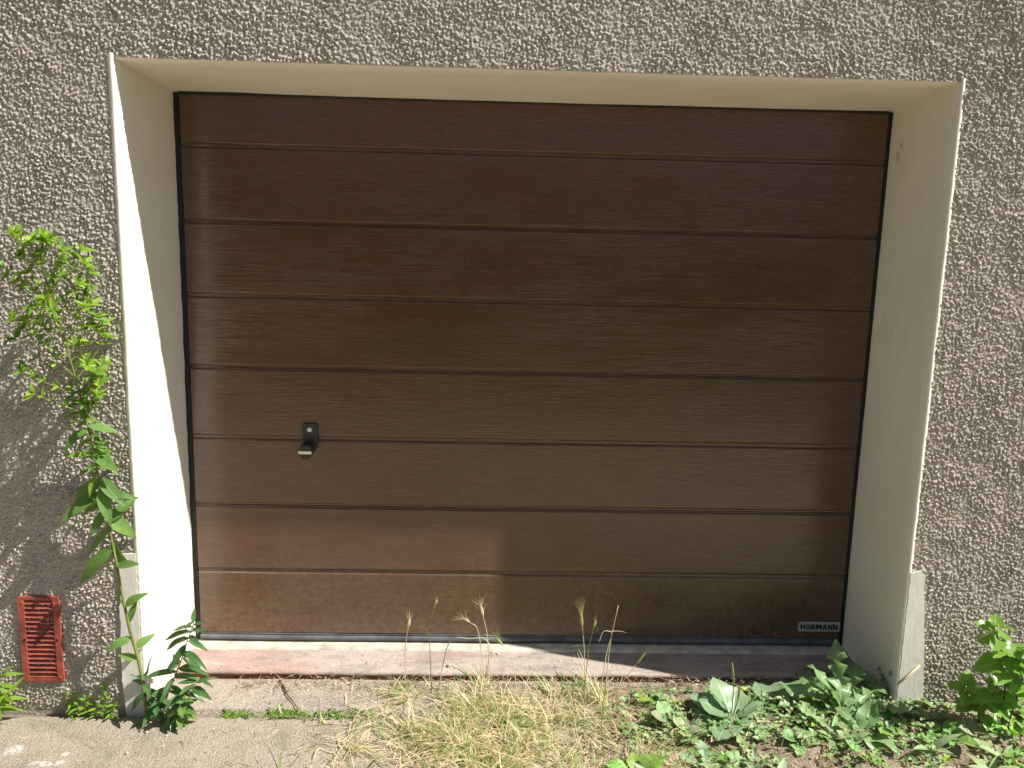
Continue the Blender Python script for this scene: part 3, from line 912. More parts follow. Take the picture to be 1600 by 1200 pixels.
# ---- the tall weed in front of the wall
def tall_weed():
    px = [(228, 1098, -.055), (217, 1035, -.062), (203, 985, -.068), (190, 925, -.070), (178, 860, -.066), (165, 800, -.064), (152, 735, -.068), (138, 670, -.080), (120, 600, -.100), (98, 520, -.122), (72, 440, -.138), (48, 384, -.142)]
    pts = smooth_path([on_y(a, b, c) for a, b, c in px], 4)
    pts[0].z = 0.0
    root = thing('tall_weed', 'tall leafy green weed leaning against the wall left of the door', 'weed', (pts[0].x, pts[0].y, 0))
    n = len(pts)
    v, f = tube_vf(pts, [0.0058 * (1 - 0.8 * i / (n - 1)) for i in range(n)], 7)
    mesh_obj('stem', v, f, M['stem'], root, smooth=True)
    R = random.Random(5)
    small = Soup(); twigs = Soup()
    ang = 0.0
    def along(t):
        q = t * (n - 1); i = min(int(q), n - 2); return pts[i].lerp(pts[i + 1], q - i)
    # lower, larger leaves, chosen one by one: (height along stem, pixel offset of the tip, length)
    low = [(0.10, -40, -10, .07), (0.13, 30, -25, .07), (0.16, -45, 5, .075), (0.20, 18, -50, .08), (0.24, 35, -30, .085), (0.28, -12, 40, .06), (0.33, 40, -12, .085), (0.37, -70, 62, .155), (0.385, 22, 66, .105),
           (0.41, -45, 40, .12), (0.43, 38, -42, .11), (0.44, 55, 40, .11), (0.46, -22, 45, .09), (0.475, -55, 22, .12), (0.49, 48, -10, .10), (0.50, -72, 48, .15), (0.51, 25, 62, .12), (0.525, -58, 60, .14), (0.53, 42, 36, .12)]
    for k, (t, dx, dy, L) in enumerate(low):
        p = along(t); d = Vector((dx, R.uniform(-30, 18), -dy)); d = wall_safe(p, d, L)
        put_leaf(W_MID[k % 3], p, d, (R.uniform(-.3, .3), -0.8, 0.8), L, root, R.uniform(0.85, 1.2))
    # the middle: alternate leaves with small axillary shoots
    def whorl(c, axis, n_, L0, L1, lime):
        """a loose star of young leaves at a shoot tip"""
        ax = Vector(axis).normalized(); s1 = ax.cross(Vector((0.3, 0.2, 1))).normalized(); s2 = ax.cross(s1)
        a0 = R.uniform(0, 6.28)
        for j in range(n_):
            a = a0 + j * 2.4
            dd = ax * R.uniform(.25, 1.0) + (s1 * math.cos(a) + s2 * math.sin(a)) * R.uniform(.6, 1.1)
            L = R.uniform(L0, L1); dd = wall_safe(c, dd, L)
            g = R.random()
            if L > 0.026 and R.random() < .55:
                put_leaf((W_YOUNG if R.random() < lime else W_MID)[j % 3], c, dd, (R.uniform(-.5, .5), -.5, 1), L, root, R.uniform(1.0, 1.5))
            else:
                col = (0.17 + 0.16 * g, 0.30 + 0.18 * g, 0.025 + 0.03 * g) if R.random() < lime else (0.09 + .06 * g, .20 + .09 * g, .035)
                soup_leaf(small, T_SMALL, c, dd, (R.uniform(-.5, .5), -.5, 1), L, col, R.uniform(1.2, 1.9))
    k = 0; t = 0.535
    while t < 0.72:
        p = along(t); ang += 2.4 + R.uniform(-.5, .5)
        d = Vector((math.cos(ang), math.sin(ang) * 0.6 - 0.1, R.uniform(-0.8, 0.3)))
        L = R.uniform(.045, .105) * (1.15 - 0.5 * (t - 0.535) / 0.2)
        d = wall_safe(p, d, L)
        put_leaf((W_YOUNG if R.random() < .4 else W_MID)[k % 3], p, d, (R.uniform(-.5, .5), -0.6, 0.9), L, root, R.uniform(0.8, 1.25))
        if k % 3 != 0:
            sh = R.uniform(.02, .06); q = p + d * sh * .6 + Vector((0, 0, sh * .7))
            v, f = tube_vf([p, q], .0009, 4, False); twigs.add(v, f)
            whorl(q, d + Vector((0, 0, 1)), R.randrange(4, 7), .014, .034, .35)
        t += 0.0072; k += 1
    # branching head: side shoots that end in stars of lime green leaves, air between them
    t = 0.66; k = 0
    while t < 0.985:
        p = along(t); ang += 2.4 + R.uniform(-.6, .6)
        u = (t - 0.66) / 0.325
        BLn = (0.035 + 0.18 * (1 - u) ** 0.7 * min(1, u * 4 + 0.55)) * R.uniform(0.5, 1.12)
        d = Vector((math.cos(ang), math.sin(ang) * 0.35, R.uniform(0.15, 0.75))).normalized()
        d = wall_safe(p, d, BLn, 0.03)
        if p.x + d.x * BLn > -1.29: d.x = (-1.29 - p.x) / BLn
        q = [p + d * BLn * s + Vector((0, 0, 0.03 * s * s)) for s in (0, .35, .7, 1)]
        v, f = tube_vf(q, [0.0019, 0.0015, 0.0011, 0.0007], 4, False)
        twigs.add(v, f)
        whorl(q[-1], d + Vector((0, -.2, .4)), R.randrange(8, 12), .020, .044, .85)
        for s in (.38, .62, .82):
            if BLn * s > .03 and R.random() < .75:
                whorl(q[0].lerp(q[-1], s), d + Vector((R.uniform(-1, 1), -.3, .5)), R.randrange(3, 6), .014, .034, .65)
        t += 0.0068; k += 1
    whorl(pts[-1], (-.4, -.1, 1), 12, .016, .036, 1.0)
    tw = twigs.build('branch', M['stem'], root); 
    sm = small.build('small_leaves', M['blade'], root); sm['kind'] = 'stuff'
tall_weed()

# ---- a leafy sprig standing at the foot of the left jamb
def sprig(name, label, stems, leafset, Lr, spacing, seed, group=None, base=None, wide=1.0, droop=0.5, young=0.0, rad=0.0028, cat='weed', mat='stem', start=0.16):
    R = random.Random(seed)
    first = [on_y(*p) for p in stems[0]]
    b0 = first[0]
    root = thing(name, label, cat, (b0.x, b0.y, gz(b0.x, b0.y) - .005), group)
    for st in stems:
        q = [on_y(*p) for p in st]; q[0].z = gz(q[0].x, q[0].y) - 0.006
        pts = smooth_path(q, 4); n = len(pts)
        v, f = tube_vf(pts, [rad * (1 - 0.7 * i / (n - 1)) for i in range(n)], 6)
        mesh_obj('stem', v, f, M[mat], root, smooth=True)
        total = sum((pts[i + 1] - pts[i]).length for i in range(n - 1))
        m = max(3, int(total / spacing)); ang = R.uniform(0, 6)
        for k in range(m + 1):
            t = start + (1 - start) * k / m
            qd = t * (n - 1); i = min(int(qd), n - 2); p = pts[i].lerp(pts[i + 1], qd - i)
            ang += 2.4 + R.uniform(-.5, .5)
            top = max(0, (t - 0.75) / 0.25)
            d = Vector((math.cos(ang), math.sin(ang) * 0.8 - 0.15, R.uniform(-droop, 0.25) + 0.9 * top))
            L = R.uniform(*Lr) * (1 - 0.35 * top)
            put_leaf(leafset[k % len(leafset)], p, d if p.y < -.2 else wall_safe(p, d, L, .0 if abs(p.x) < 1.2 else .012), (R.uniform(-.3, .3), -.5, 1), L, root, wide * R.uniform(.9, 1.2))
    return root
sprig('willowherb', 'dark green narrow leaved sprig at the foot of the left jamb',
      [[(250, 1118, -.045), (262, 1085, -.05), (280, 1040, -.055), (295, 995, -.06), (303, 972, -.06)],
       [(262, 1118, -.05), (288, 1088, -.07), (312, 1062, -.08)],
       [(246, 1118, -.04), (238, 1090, -.055), (222, 1060, -.06)]], W_WILLOW, (.062, .098), .0125, 3, droop=0.9, wide=1.15)
sprig('willowherb', 'small leafy shoot on the ground in front of the left jamb', [[(270, 1128, -.08), (282, 1112, -.09), (290, 1092, -.1)]], W_MID, (.045, .07), .010, 8, droop=0.6, wide=1.3)
sprig('grass_weed', 'bright green weed cut off by the left picture edge', [[(-12, 1108, -.05), (-6, 1085, -.055), (2, 1050, -.06)], [(-14, 1110, -.06), (2, 1098, -.08), (14, 1082, -.1)]], W_YOUNG, (.06, .10), .012, 15, droop=0.4, wide=0.9)
for k, (pts, lab) in enumerate([
        ([(108, 1112, -.02), (110, 1098, -.022), (112, 1082, -.025)], 'tiny bright seedling just right of the vent grille foot'),
        ([(138, 1112, -.025), (137, 1100, -.025), (134, 1090, -.03)], 'tiny seedling between the vent and the tall weed'),
        ([(165, 1108, -.03), (166, 1088, -.03), (163, 1072, -.03)], 'small upright seedling left of the tall weed stem')]):
    sprig('seedling', lab, [pts, [(pts[0][0] + 8, pts[0][1] + 1, pts[0][2] - .01), (pts[0][0] + 14, pts[0][1] - 12, pts[0][2] - .015)]], W_YOUNG, (.020, .034), .0065, 30 + k, 'seedlings along the wall foot', wide=1.3, droop=.2, rad=.0012)

# ---- broad leaved weeds on the right
PLANT = [mk_mesh('leaf', leaf_template(paddle, 0.30 + 0.04 * k, 10, 0.15 + .1 * k, 0.18, 0.10 + .05 * k, 0.03, 2), M['leaf_grey']) for k in range(3)]
DAND = [mk_mesh('leaf', leaf_template(lobed, 0.20 + 0.025 * k, 28, 0.22 + .14 * k, 0.25, 0.35, 0.0, 2), M['leaf_dand']) for k in range(3)]
BUSH = [mk_mesh('leaf', leaf_template(ovate, 0.34 + 0.03 * k, 9, 0.15 + .12 * k, 0.22, 0.10, 0.05, 2), M['leaf_bush']) for k in range(3)]
DOCK = [mk_mesh('leaf', leaf_template(ovate, 0.30, 10, 0.2 + .1 * k, 0.2, 0.25, 0.03, 2), M['leaf_dand']) for k in range(2)]
def rosette(name, label, px, py, leaves, meshes, seed, group=None, spikes=(), cat='weed'):
    c = on_z(px, py, 0.02); c.z = gz(c.x, c.y)
    root = thing(name, label, cat, c, group)
    R = random.Random(seed)
    for k, (az, el, L) in enumerate(leaves):
        a = math.radians(az); e = math.radians(el)
        d = Vector((math.cos(a) * math.cos(e), math.sin(a) * math.cos(e), math.sin(e)))
        put_leaf(meshes[k % len(meshes)], c + Vector((0, 0, .004)) + d * 0.004, d, (R.uniform(-.25, .25), R.uniform(-.25, .25), 1), L * 1.18, root, R.uniform(.88, 1.2))
    for (tx, ty, r) in spikes:
        tip = on_y(tx, ty, c.y + 0.01)
        mid = c.lerp(tip, 0.55) + Vector((0.006, 0, 0.008))
        pts = smooth_path([c, mid, tip], 5); n = len(pts)
        v, f = tube_vf(pts, [r * (0.55 if i < n * 0.5 else 1.0 if i < n - 1 else .4) for i in range(n)], 6)
        mesh_obj('flower_spike', v, f, M['stem'], root, smooth=True)
    return root
rosette('plantain', 'grey green broad plantain rosette with upright flower spikes', 1142, 1128,
        [(150, 28, .125), (105, 55, .12), (200, 20, .115), (240, 12, .12), (285, 5, .125), (320, 18, .10), (20, 30, .10), (62, 45, .10), (175, 48, .10)], PLANT, 41,
        spikes=((1144, 1035, .0032), (1156, 1072, .0036), (1184, 1085, .0034)))
rosette('plantain', 'broad flat plantain leaf cluster with curled grey leaves below the door corner', 1205, 1112, [(100, 25, .10), (60, 32, .105), (150, 18, .09), (10, 18, .09), (220, 12, .08)], PLANT, 42)
rosette('dandelion', 'large jagged dandelion rosette in front of the right jamb', 1318, 1128,
        [(95, 62, .20), (60, 48, .17), (120, 40, .16), (150, 26, .18), (180, 16, .15), (215, 12, .13), (250, 10, .14), (285, 10, .15), (318, 15, .16), (350, 24, .16), (25, 34, .17), (75, 30, .15), (135, 60, .15)], DAND, 43)
rosette('dandelion', 'smaller jagged dandelion rosette right of the large one', 1385, 1112, [(120, 35, .12), (80, 50, .12), (160, 24, .11), (30, 28, .12), (350, 20, .12), (300, 12, .11), (240, 12, .11), (200, 14, .11)], DAND, 44)
rosette('dock', 'two tone broad leaved dock seedling beside the large dandelion', 1352, 1150, [(60, 48, .11), (130, 34, .10), (10, 25, .10), (300, 15, .10), (220, 14, .09)], DOCK, 45)
rosette('dandelion', 'young dandelion with an upright leaf at the right end of the sill', 1310, 1078, [(75, 66, .115), (50, 38, .09), (140, 30, .09), (200, 22, .08)], DAND, 46)
sprig('leafy_seedling', 'tall glossy broad leaved seedling at the right picture edge', [[(1568, 1118, -.13), (1570, 1060, -.15), (1562, 1010, -.16), (1556, 975, -.16)], [(1574, 1120, -.14), (1598, 1060, -.16), (1608, 1010, -.17)]], BUSH, (.060, .095), .026, 61, wide=1.0, droop=.35, rad=.003, start=.3, mat='bark')
sprig('leafy_seedling', 'low bushy broad leaved seedling beside the right wall foot', [[(1515, 1118, -.11), (1512, 1090, -.11), (1506, 1068, -.12)], [(1525, 1118, -.12), (1545, 1098, -.13), (1556, 1076, -.13)]], BUSH, (.05, .08), .018, 62, wide=1.0, droop=.4, rad=.0025, start=.3, mat='bark')

def blade_vf(p, d, L, w, bend, segs=4):
    """tapering curved ribbon"""
    d = Vector(d).normalized()
    side = d.cross(Vector((0, 0, 1)))
    if side.length < 1e-3: side = Vector((1, 0, 0))
    side.normalize()
    V, F = [], []
    for i in range(segs + 1):
        t = i / segs
        c = p + d * (L * t) + bend * (t * t)
        ww = w * (1 - t) ** 0.6 * 0.5 + 0.0002
        V += [c - side * ww, c + side * ww]
    for i in range(segs): F.append((2 * i, 2 * i + 1, 2 * i + 3, 2 * i + 2))
    return V, F
# ---- clover and small ground cover
T_LEAFLET = leaf_template(lambda t: math.sin(math.pi * min(1, t ** 1.3 * .93 + .04)) ** .7, 0.42, 3, 0.1, 0.3, 0, 0, 1)
def clover():
    sp = Soup(); R = random.Random(71)
    cnt = 0; tries = 0
    while cnt < 850 and tries < 60000:
        tries += 1
        x = R.uniform(0.16, 2.0); y = R.uniform(-.45, .11)
        dn = float(fbm(np.array(x * 6.5), np.array(y * 6.5), 3, 91)) - 0.47
        w = min(1, max(0, (x - .15) / .35)) * (1.0 if x > 1.0 else 0.75)
        if x < 1.12 and y < -.13: w *= 0.25
        if x > 1.3 and y < -.30: w *= 0.5
        if dn + 0.20 * w + 0.05 * R.random() < 0.12 + .02: continue
        z = gz(x, y); h = R.uniform(.006, .042) * (1.0 if x > 1 else .75)
        p = Vector((x, y, z + h)); g = R.random()
        col = (0.13 + .19 * g, 0.24 + .22 * g, 0.08 + .10 * g)
        if R.random() < .09: col = (.34, .27, .12)
        L = R.uniform(.007, .0145); a0 = R.uniform(0, 6.28)
        tl = Vector((R.uniform(-.5, .5), R.uniform(-.6, .3), 1))
        for q in range(3):
            a = a0 + q * 2.094
            soup_leaf(sp, T_LEAFLET, p, (math.cos(a), math.sin(a), R.uniform(-.1, .35)), tl, L, col, 1.1)
        v, f = tube_vf([(x + R.uniform(-.01, .01), y, z - .002), p], .0006, 3, False)
        sp.add(v, f, None, (.10, .15, .04)); cnt += 1
    T_BITS = leaf_template(ovate, 0.30, 4, 0.25, 0.3, 0.1, 0.05, 1)
    for k in range(520):
        x = R.uniform(.3, 1.95); y = R.uniform(-.40, .08)
        if x < 1.0 and y < -.16 and R.random() < .6: continue
        if float(fbm(np.array(x * 5.0), np.array(y * 5.0), 2, 55)) < .40: continue
        z = gz(x, y); a = R.uniform(0, 6.28); g = R.random()
        n = R.randrange(2, 5); L = R.uniform(.014, .036)
        col = (.18 + .18 * g, .30 + .18 * g, .11 + .10 * g) if R.random() < .85 else (.28, .42, .05)
        for q in range(n):
            soup_leaf(sp, T_BITS, (x, y, z + R.uniform(.002, .03)), (math.cos(a + q * 1.9), math.sin(a + q * 1.9), R.uniform(0, .9)), (R.uniform(-.4, .4), -.3, 1), L, col, R.uniform(.8, 1.2))
    T_LOB = [leaf_template(lobed, 0.22, 14, 0.25, 0.3, 0.3, 0.0, 1), leaf_template(paddle, 0.30, 6, 0.2, 0.2, 0.15, 0.0, 1), leaf_template(lance, 0.15, 5, 0.3, 0.2, 0, 0, 1)]
    for k in range(85):                         # young rosettes of other weeds
        x = R.uniform(.28, 1.95); y = R.uniform(-.42, .07)
        if x < 1.0 and y < -.16 and R.random() < .55: continue
        z = gz(x, y); kind = T_LOB[R.choice((0, 0, 1, 2))]; S = R.uniform(.035, .105); g = R.random()
        col = R.choice(((.20 + .14 * g, .32 + .14 * g, .13 + .08 * g), (.16 + .12 * g, .31 + .14 * g, .06 + .04 * g), (.27 + .1 * g, .38 + .08 * g, .19 + .07 * g)))
        a = R.uniform(0, 6.28)
        for q in range(R.randrange(4, 9)):
            a += 2.4; e = R.uniform(.05, .9)
            soup_leaf(sp, kind, (x, y, z + .004), (math.cos(a) * math.cos(e), math.sin(a) * math.cos(e), math.sin(e)), (R.uniform(-.3, .3), -.2, 1), S * R.uniform(.6, 1.1), tuple(c_ * R.uniform(.85, 1.15) for c_ in col), R.uniform(.85, 1.2))
    for k in range(260):                        # grass blades and dead leaves in between
        x = R.uniform(.25, 1.95); y = R.uniform(-.42, .10); z = gz(x, y); a = R.uniform(0, 6.28); g = R.random()
        if R.random() < .6:
            v, f = blade_vf(Vector((x, y, z)), (math.cos(a), math.sin(a), R.uniform(.2, 2)), R.uniform(.03, .10), R.uniform(.002, .004), Vector((R.gauss(0, .015), R.gauss(0, .015), -.015)))
            sp.add(v, f, None, (.22 + .2 * g, .32 + .1 * g, .10 + .1 * g))
        else:
            soup_leaf(sp, T_BITS, (x, y, z + R.uniform(.003, .02)), (math.cos(a), math.sin(a), R.uniform(-.1, .3)), (R.uniform(-.6, .6), R.uniform(-.6, .6), 1), R.uniform(.015, .04), (.34 + .14 * g, .25 + .12 * g, .14 + .09 * g), R.uniform(.6, 1.1))
    for k in range(150):                        # withered round flower heads among the leaves
        x = R.uniform(.55, 1.9); y = R.uniform(-.36, .06); z = gz(x, y) + R.uniform(.012, .04); r = R.uniform(.0035, .0068)
        g = R.random(); c = (.36 + .2 * g, .27 + .17 * g, .17 + .12 * g)
        v, f = tube_vf([(x, y, z - r), (x, y, z - r * .6), (x + r * .2, y, z), (x + r * .2, y, z + r * .7), (x + r * .2, y, z + r)], [r * .2, r * .8, r, r * .75, r * .2], 6)
        sp.add(v, f, None, c)
        v, f = tube_vf([(x + .01, y, z - .03), (x, y, z - r)], .0007, 3, False); sp.add(v, f, None, (.28, .22, .12))
    o = sp.build('clover', M['mat_clover'])
    tag(o, 'low green clover carpet on the soil along the right wall', 'clover', kind='stuff')
clover()
def moss(name, label, px0, px1, py, n, seed, spread=.012):
    sp = Soup(); R = random.Random(seed)
    for k in range(n):
        t = R.random(); c = on_z(px0 + (px1 - px0) * t, py + R.gauss(0, 1) * 3, 0)
        p = Vector((c.x + R.gauss(0, spread), c.y + R.gauss(0, spread * .6), -0.004))
        g = R.random(); a = R.uniform(0, 6.28)
        soup_leaf(sp, T_SMALL, p, (math.cos(a), math.sin(a), R.uniform(.2, 1.6)), (0, -.3, 1), R.uniform(.010, .026), (.07 + .08 * g, .16 + .13 * g, .02), 1.4)
    o = sp.build(name, M['blade']); return tag(o, label, 'moss', kind='stuff')
moss('moss', 'bright green moss tuft in the joint beside the dark twig', 424, 466, 1117, 260, 81)
moss('moss', 'small yellow green moss tuft in the joint left of the bright one', 352, 388, 1118, 80, 82, .010)
moss('moss', 'thin sparse moss in the joint towards the dry grass', 480, 570, 1120, 150, 83, .018)

# ---- dry grass
def dry_grass():
    sp = Soup(); R = random.Random(101)
    cl = [(-.13, -.14, .20, .11, .46), (-.26, .00, .17, .07, .18), (.08, -.04, .17, .10, .20), (-.05, -.30, .30, .07, .16)]
    tufts = [(R.gauss(-.08, .24), R.uniform(-.38, .16), R.uniform(0, 6.28)) for _ in range(74)]
    for k in range(7600):
        q = R.random(); acc = 0
        for c in cl:
            acc += c[4]
            if q < acc: break
        x = R.gauss(c[0], c[2]); y = R.gauss(c[1], c[3])
        a = R.uniform(0, 6.28)
        tuft = R.random() < .45
        if tuft:                                # blades that share a foot fan out one way
            tx, ty, ta = tufts[R.randrange(len(tufts))]
            x = R.gauss(tx, .010); y = R.gauss(ty, .010); a = ta + R.gauss(0, .5)
        if not (-.80 < x < .62 and -.75 < y < .19): continue
        if float(fbm(np.array(x * 9.0), np.array(y * 9.0), 2, 19)) < 0.30: continue
        g = R.random(); u = R.random()
        if tuft: g = .3 + .7 * g
        if g < .56:  col = (.66 + .22 * u, .53 + .19 * u, .33 + .19 * u)
        elif g < .64: col = (.30, .22, .14)
        elif g < .83: col = (.36 + .16 * u, .44 + .14 * u, .18 + .12 * u)
        else:        col = (.13 + .07 * u, .25 + .10 * u, .05 + .03 * u)
        lie = R.random()
        el = R.uniform(-.02, .22) if lie < (.62 if not tuft else .35) else R.uniform(.3, 1.3)
        L = R.uniform(.03, .12) if R.random() < .75 else R.uniform(.12, .22)
        if el > .6: L = R.uniform(.05, .15)
        h = max(0, R.gauss(.012, .012)) * max(.2, 1 - ((x + .1) / .45) ** 2) if lie < .70 and not tuft else 0
        p = Vector((x, y, gz(x, y) + h))
        d = Vector((math.cos(a) * math.cos(el), math.sin(a) * math.cos(el), math.sin(el)))
        bend = Vector((R.gauss(0, .025), R.gauss(0, .025), -R.uniform(.0, .8) * L * max(0.05, el)))
        e = p + d * L + bend
        if e.y > .30: continue
        if e.z < 0.002: bend.z += 0.003 - e.z
        w = R.uniform(.0014, .0028) if R.random() < .8 else R.uniform(.003, .0058)
        v, f = blade_vf(p, d, L, w, bend)
        sp.add(v, f, None, col)
    for k in range(70):                         # soft bristly ears lying in the clump
        x = R.gauss(-.08, .22); y = R.uniform(-.36, .10); a = R.uniform(0, 6.28)
        p = Vector((x, y, gz(x, y) + R.uniform(.01, .04))); d = Vector((math.cos(a), math.sin(a), R.uniform(-.1, .35))).normalized()
        L = R.uniform(.03, .06); g = R.random(); col = (.40 + .22 * g, .42 + .12 * g, .22 + .14 * g)
        sd = d.cross(Vector((0, 0, 1))).normalized()
        for j in range(16):
            s_ = R.uniform(-1, 1)
            v, f = blade_vf(p + d * L * R.uniform(0, .6), d + sd * s_ * .28 + Vector((0, 0, R.uniform(-.25, .25))), L * R.uniform(.5, .9), .0016, Vector((0, 0, 0)), 2)
            sp.add(v, f, None, col)
    o = sp.build('dry_grass', M['blade'])
    tag(o, 'flattened clump of straw and green grass in front of the door', 'grass', kind='stuff')
dry_grass()
def litter():
    sp = Soup(); R = random.Random(111)
    for k in range(5200):
        u = R.random()
        if u < .55:
            x = R.uniform(.1, 1.5); y = R.uniform(-.5, .1)
        elif u < .8:
            x = R.uniform(-1.0, 1.15); y = R.gauss(.165, .03)
            if y > .200: continue
        else:
            x = R.gauss(-.1, .55); y = R.uniform(-.6, .12)
        z = max(gz(x, y), .004 if y > .01 else 0.0)
        a = R.uniform(0, 6.28); g = R.random()
        col = (.42 + .22 * g, .34 + .20 * g, .22 + .17 * g) if R.random() < .75 else (.15, .095, .055)
        L = R.uniform(.008, .045)
        v, f = blade_vf(Vector((x, y, z + .003 + R.random() ** 3 * .03)), (math.cos(a), math.sin(a), R.uniform(-.03, .1)), L, R.uniform(.0012, .0026), Vector((R.gauss(0, .004), R.gauss(0, .004), 0)), 2)
        sp.add(v, f, None, col)
    tag(sp.build('straw_litter', M['blade']), 'scattered straw and dead stalk litter on soil and concrete', 'litter', kind='stuff')
litter()
def grit():
    sp = Soup(); R = random.Random(121)
    for k in range(900):
        if R.random() < .55:
            x = R.uniform(-1.18, 1.1); y = min(.199, R.gauss(.178, .014))
            if x > -.2 and R.random() < .5: continue
        else:
            x = R.uniform(-1.8, 1.6); y = R.uniform(-.6, .15)
        z = max(gz(x, y), .003 if y > .01 else -.001)
        if k < 150: x = R.uniform(-1.19, 1.18); y = R.uniform(.225, .39); z = SILL + .003
        r = R.uniform(.0012, .0042) if R.random() < .92 else R.uniform(.005, .009)
        V = []
        for (a, b, c) in ((1, 0, 0), (-1, 0, 0), (0, 1, 0), (0, -1, 0), (0, 0, 1), (0, 0, -1)):
            V.append((x + a * r * R.uniform(.7, 1.4), y + b * r * R.uniform(.7, 1.4), z + r * .4 + c * r * R.uniform(.5, .9)))
        F = [(0, 2, 4), (2, 1, 4), (1, 3, 4), (3, 0, 4), (2, 0, 5), (1, 2, 5), (3, 1, 5), (0, 3, 5)]
        g = R.random(); sp.add(V, F, None, (.26 + .3 * g, .22 + .27 * g, .17 + .23 * g))
    tag(sp.build('grit', M['stone']), 'loose pale grit and crumbs along the sill and on the concrete', 'grit', kind='stuff')
grit()

# ---- single stalks with seed heads
def stalk(label, pts, head=None, green=False, awn=10, seed=0, leaf=None):
    """pts: (px, py, y) from the ground up; head = (length, fan) of a bristly ear at the tip"""
    R = random.Random(seed)
    q = [on_y(*p) for p in pts]
    b = q[0].copy(); b.z = gz(b.x, b.y)
    root = thing('grass_stalk', label, 'grass stalk', b, 'grass stalks standing in front of the door')
    root['kind'] = 'thing'
    q[0].z = b.z - .003
    path = smooth_path(q, 5); n = len(path)
    v, f = tube_vf(path, [.0017 * (1 - .45 * i / (n - 1)) for i in range(n)], 5)
    mesh_obj('stem', v, f, M['stem'] if green == 2 else M['dry'], root, smooth=True)
    if head:
        L, fan = head
        d = (path[-1] - path[-3]).normalized(); p = path[-1]
        sp = Soup()
        col = (.42, .46, .17) if green else (.74, .68, .49)
        v, f = tube_vf([p, p + d * L * .25, p + d * L * .6, p + d * L * .8], [.0014, .0048, .0040, .001], 6)
        sp.add(v, f, None, col)
        side = d.cross(Vector((0, 1, 0))).normalized()
        for k in range(awn):
            s = (k / (awn - 1) - .5) * 2 if awn > 1 else 0
            o = p + d * L * R.uniform(.15, .7)
            dd = d + side * s * fan + Vector((0, R.uniform(-.5, .5) * fan, 0))
            v, f = blade_vf(o, dd, L * R.uniform(.7, 1.1), .0014, side * s * .006, 2)
            sp.add(v, f, None, tuple(min(1, cc * R.uniform(.95, 1.3)) for cc in col))
        sp.build('seed_head', M['blade'], root)
    if leaf:
        for (t, dx, dz, L) in leaf:
            p = path[int(t * (n - 1))]
            v, f = blade_vf(p, (dx, -.1, dz), L, .005, Vector((dx * .01, 0, -L * .35)))
            sp = Soup(); sp.add(v, f, None, (.20, .28, .09) if green else (.5, .42, .24)); sp.build('blade', M['blade'], root)
stalk('pale bristly grass ear on a short stalk, leftmost of the stalks before the door', [(633, 1050, .16), (634, 1010, .15), (638, 980, .14)], (.045, .35), seed=1)
stalk('slim green grass stalk with closed ear, tallest of the left stalks', [(675, 1045, .12), (671, 1000, .10), (668, 985, .09), (680, 945, .08)], (.028, .05), green=2, awn=4, seed=2, leaf=[(.5, -.4, .9, .06)])
stalk('dry leaning stalk with frayed fan ear, left of the fan topped pair', [(760, 1010, .14), (748, 990, .12), (734, 972, .11)], (.040, .7), seed=3, awn=12)
stalk('dry stalk with wide open fan ear above the shadow edge on the door', [(768, 1040, .12), (762, 1000, .10), (755, 962, .09)], (.052, .65), seed=4, awn=14)
stalk('fluffy short ear bending left just in front of the bottom seal', [(812, 1080, .04), (800, 1030, .03), (786, 1008, .02)], (.050, .45), green=True, seed=5, awn=14)
stalk('green bristly barley ear on a straight straw stalk right of the middle', [(916, 1060, .06), (913, 1020, .05), (910, 980, .04)], (.075, .22), green=True, seed=6, awn=12, leaf=[(.62, -.8, .25, .04)])
stalk('thin forked green stalk with small closed ear beside the barley ear', [(912, 1070, .05), (920, 1015, .04), (928, 980, .03)], (.034, .12), green=2, awn=5, seed=7, leaf=[(.8, .5, .9, .035)])
stalk('bare straight straw stalk pointing up to the right', [(945, 1065, .05), (953, 1010, .04), (966, 946, .03)], None, seed=8)
stalk('straw stalk with withered hooked tip hanging to the left', [(935, 1090, .05), (948, 1020, .04), (956, 992, .035), (950, 986, .03), (942, 988, .028), (936, 1003, .025)], None, seed=9, leaf=[(.55, .9, .3, .05)])
stalk('soft green foxtail ear leaning right over the sill shadow', [(945, 1105, .02), (970, 1070, .01), (994, 1038, .0)], (.070, .15), green=True, seed=10, awn=10)
stalk('pale bent stalk lying low across the bottom seal', [(684, 1048, .14), (702, 1004, .12), (735, 998, .10), (760, 1000, .09), (778, 1040, .07)], None, seed=11)
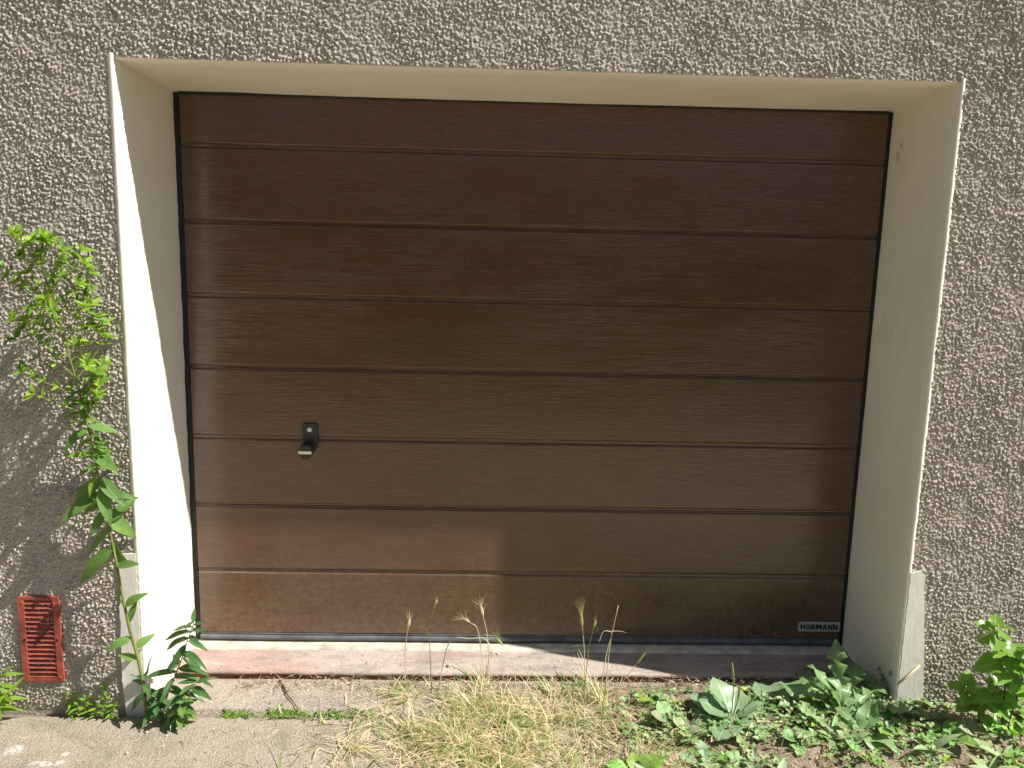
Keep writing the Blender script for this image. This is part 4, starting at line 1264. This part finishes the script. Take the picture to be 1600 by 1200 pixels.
stalk('straw stalk with a nodding ear low in the grass clump', [(560, 1128, .0), (585, 1115, -.03), (618, 1102, -.05)], (.06, .3), green=True, seed=12)
stalk('long pale green blade stalk slanting across the lower grass', [(700, 1190, -.2), (640, 1150, -.15), (600, 1120, -.1)], None, green=2, seed=13)
stalk('ear of grass slanting left in the middle of the clump', [(790, 1150, -.1), (755, 1120, -.08), (735, 1100, -.07)], (.07, .3), seed=14)
stalk('long green stalk rising from the clump right of centre', [(945, 1190, -.25), (940, 1140, -.24), (942, 1110, -.23)], (.05, .1), green=2, awn=6, seed=15)

# ---- twigs
def twig(label, pts, r, mat='bark', cat='twig', name='twig', zlift=.004):
    q = []
    for (px, py, z) in pts: q.append(on_z(px, py, z))
    base = q[0].copy()
    root_loc = (base.x, base.y, base.z)
    path = smooth_path(q, 5); n = len(path); R = random.Random(int(pts[0][0]))
    v, f = tube_vf([p + Vector((R.uniform(-.001, .001), R.uniform(-.001, .001), 0)) for p in path], [r * (1.1 - .6 * i / (n - 1)) for i in range(n)], 6)
    o = mesh_obj(name, v, f, M[mat], None, smooth=True, origin=root_loc)
    return tag(o, label, cat)
twig('dark crooked twig lying on the concrete apron below the sill', [(437, 1063, .012), (446, 1078, .012), (449, 1085, .012), (466, 1107, .010)], .0032)
twig('pale dry arching stalk lying on the soil under the plantain', [(1162, 1182, .012), (1166, 1150, .03), (1180, 1128, .035), (1225, 1127, .035), (1268, 1108, .04)], .0032, 'dry', 'stalk', 'dry_stalk')
twig('long thin straw lying across the litter towards the plantain', [(1000, 1096, .03), (1075, 1094, .035), (1150, 1092, .04)], .0014, 'dry', 'stalk', 'dry_stalk')
tw = on_y(1437, 1040, -.012); tw2 = on_y(1402, 1070, -.03)
v, f = tube_vf([tw, tw.lerp(tw2, .5) + Vector((0, -.004, .003)), tw2], [.004, .0032, .0025], 6)
tag(mesh_obj('twig', v, f, M['dry'], None, smooth=True, origin=tuple(tw2)), 'short pale stick leaning on the plaster patch at the right jamb', 'twig')
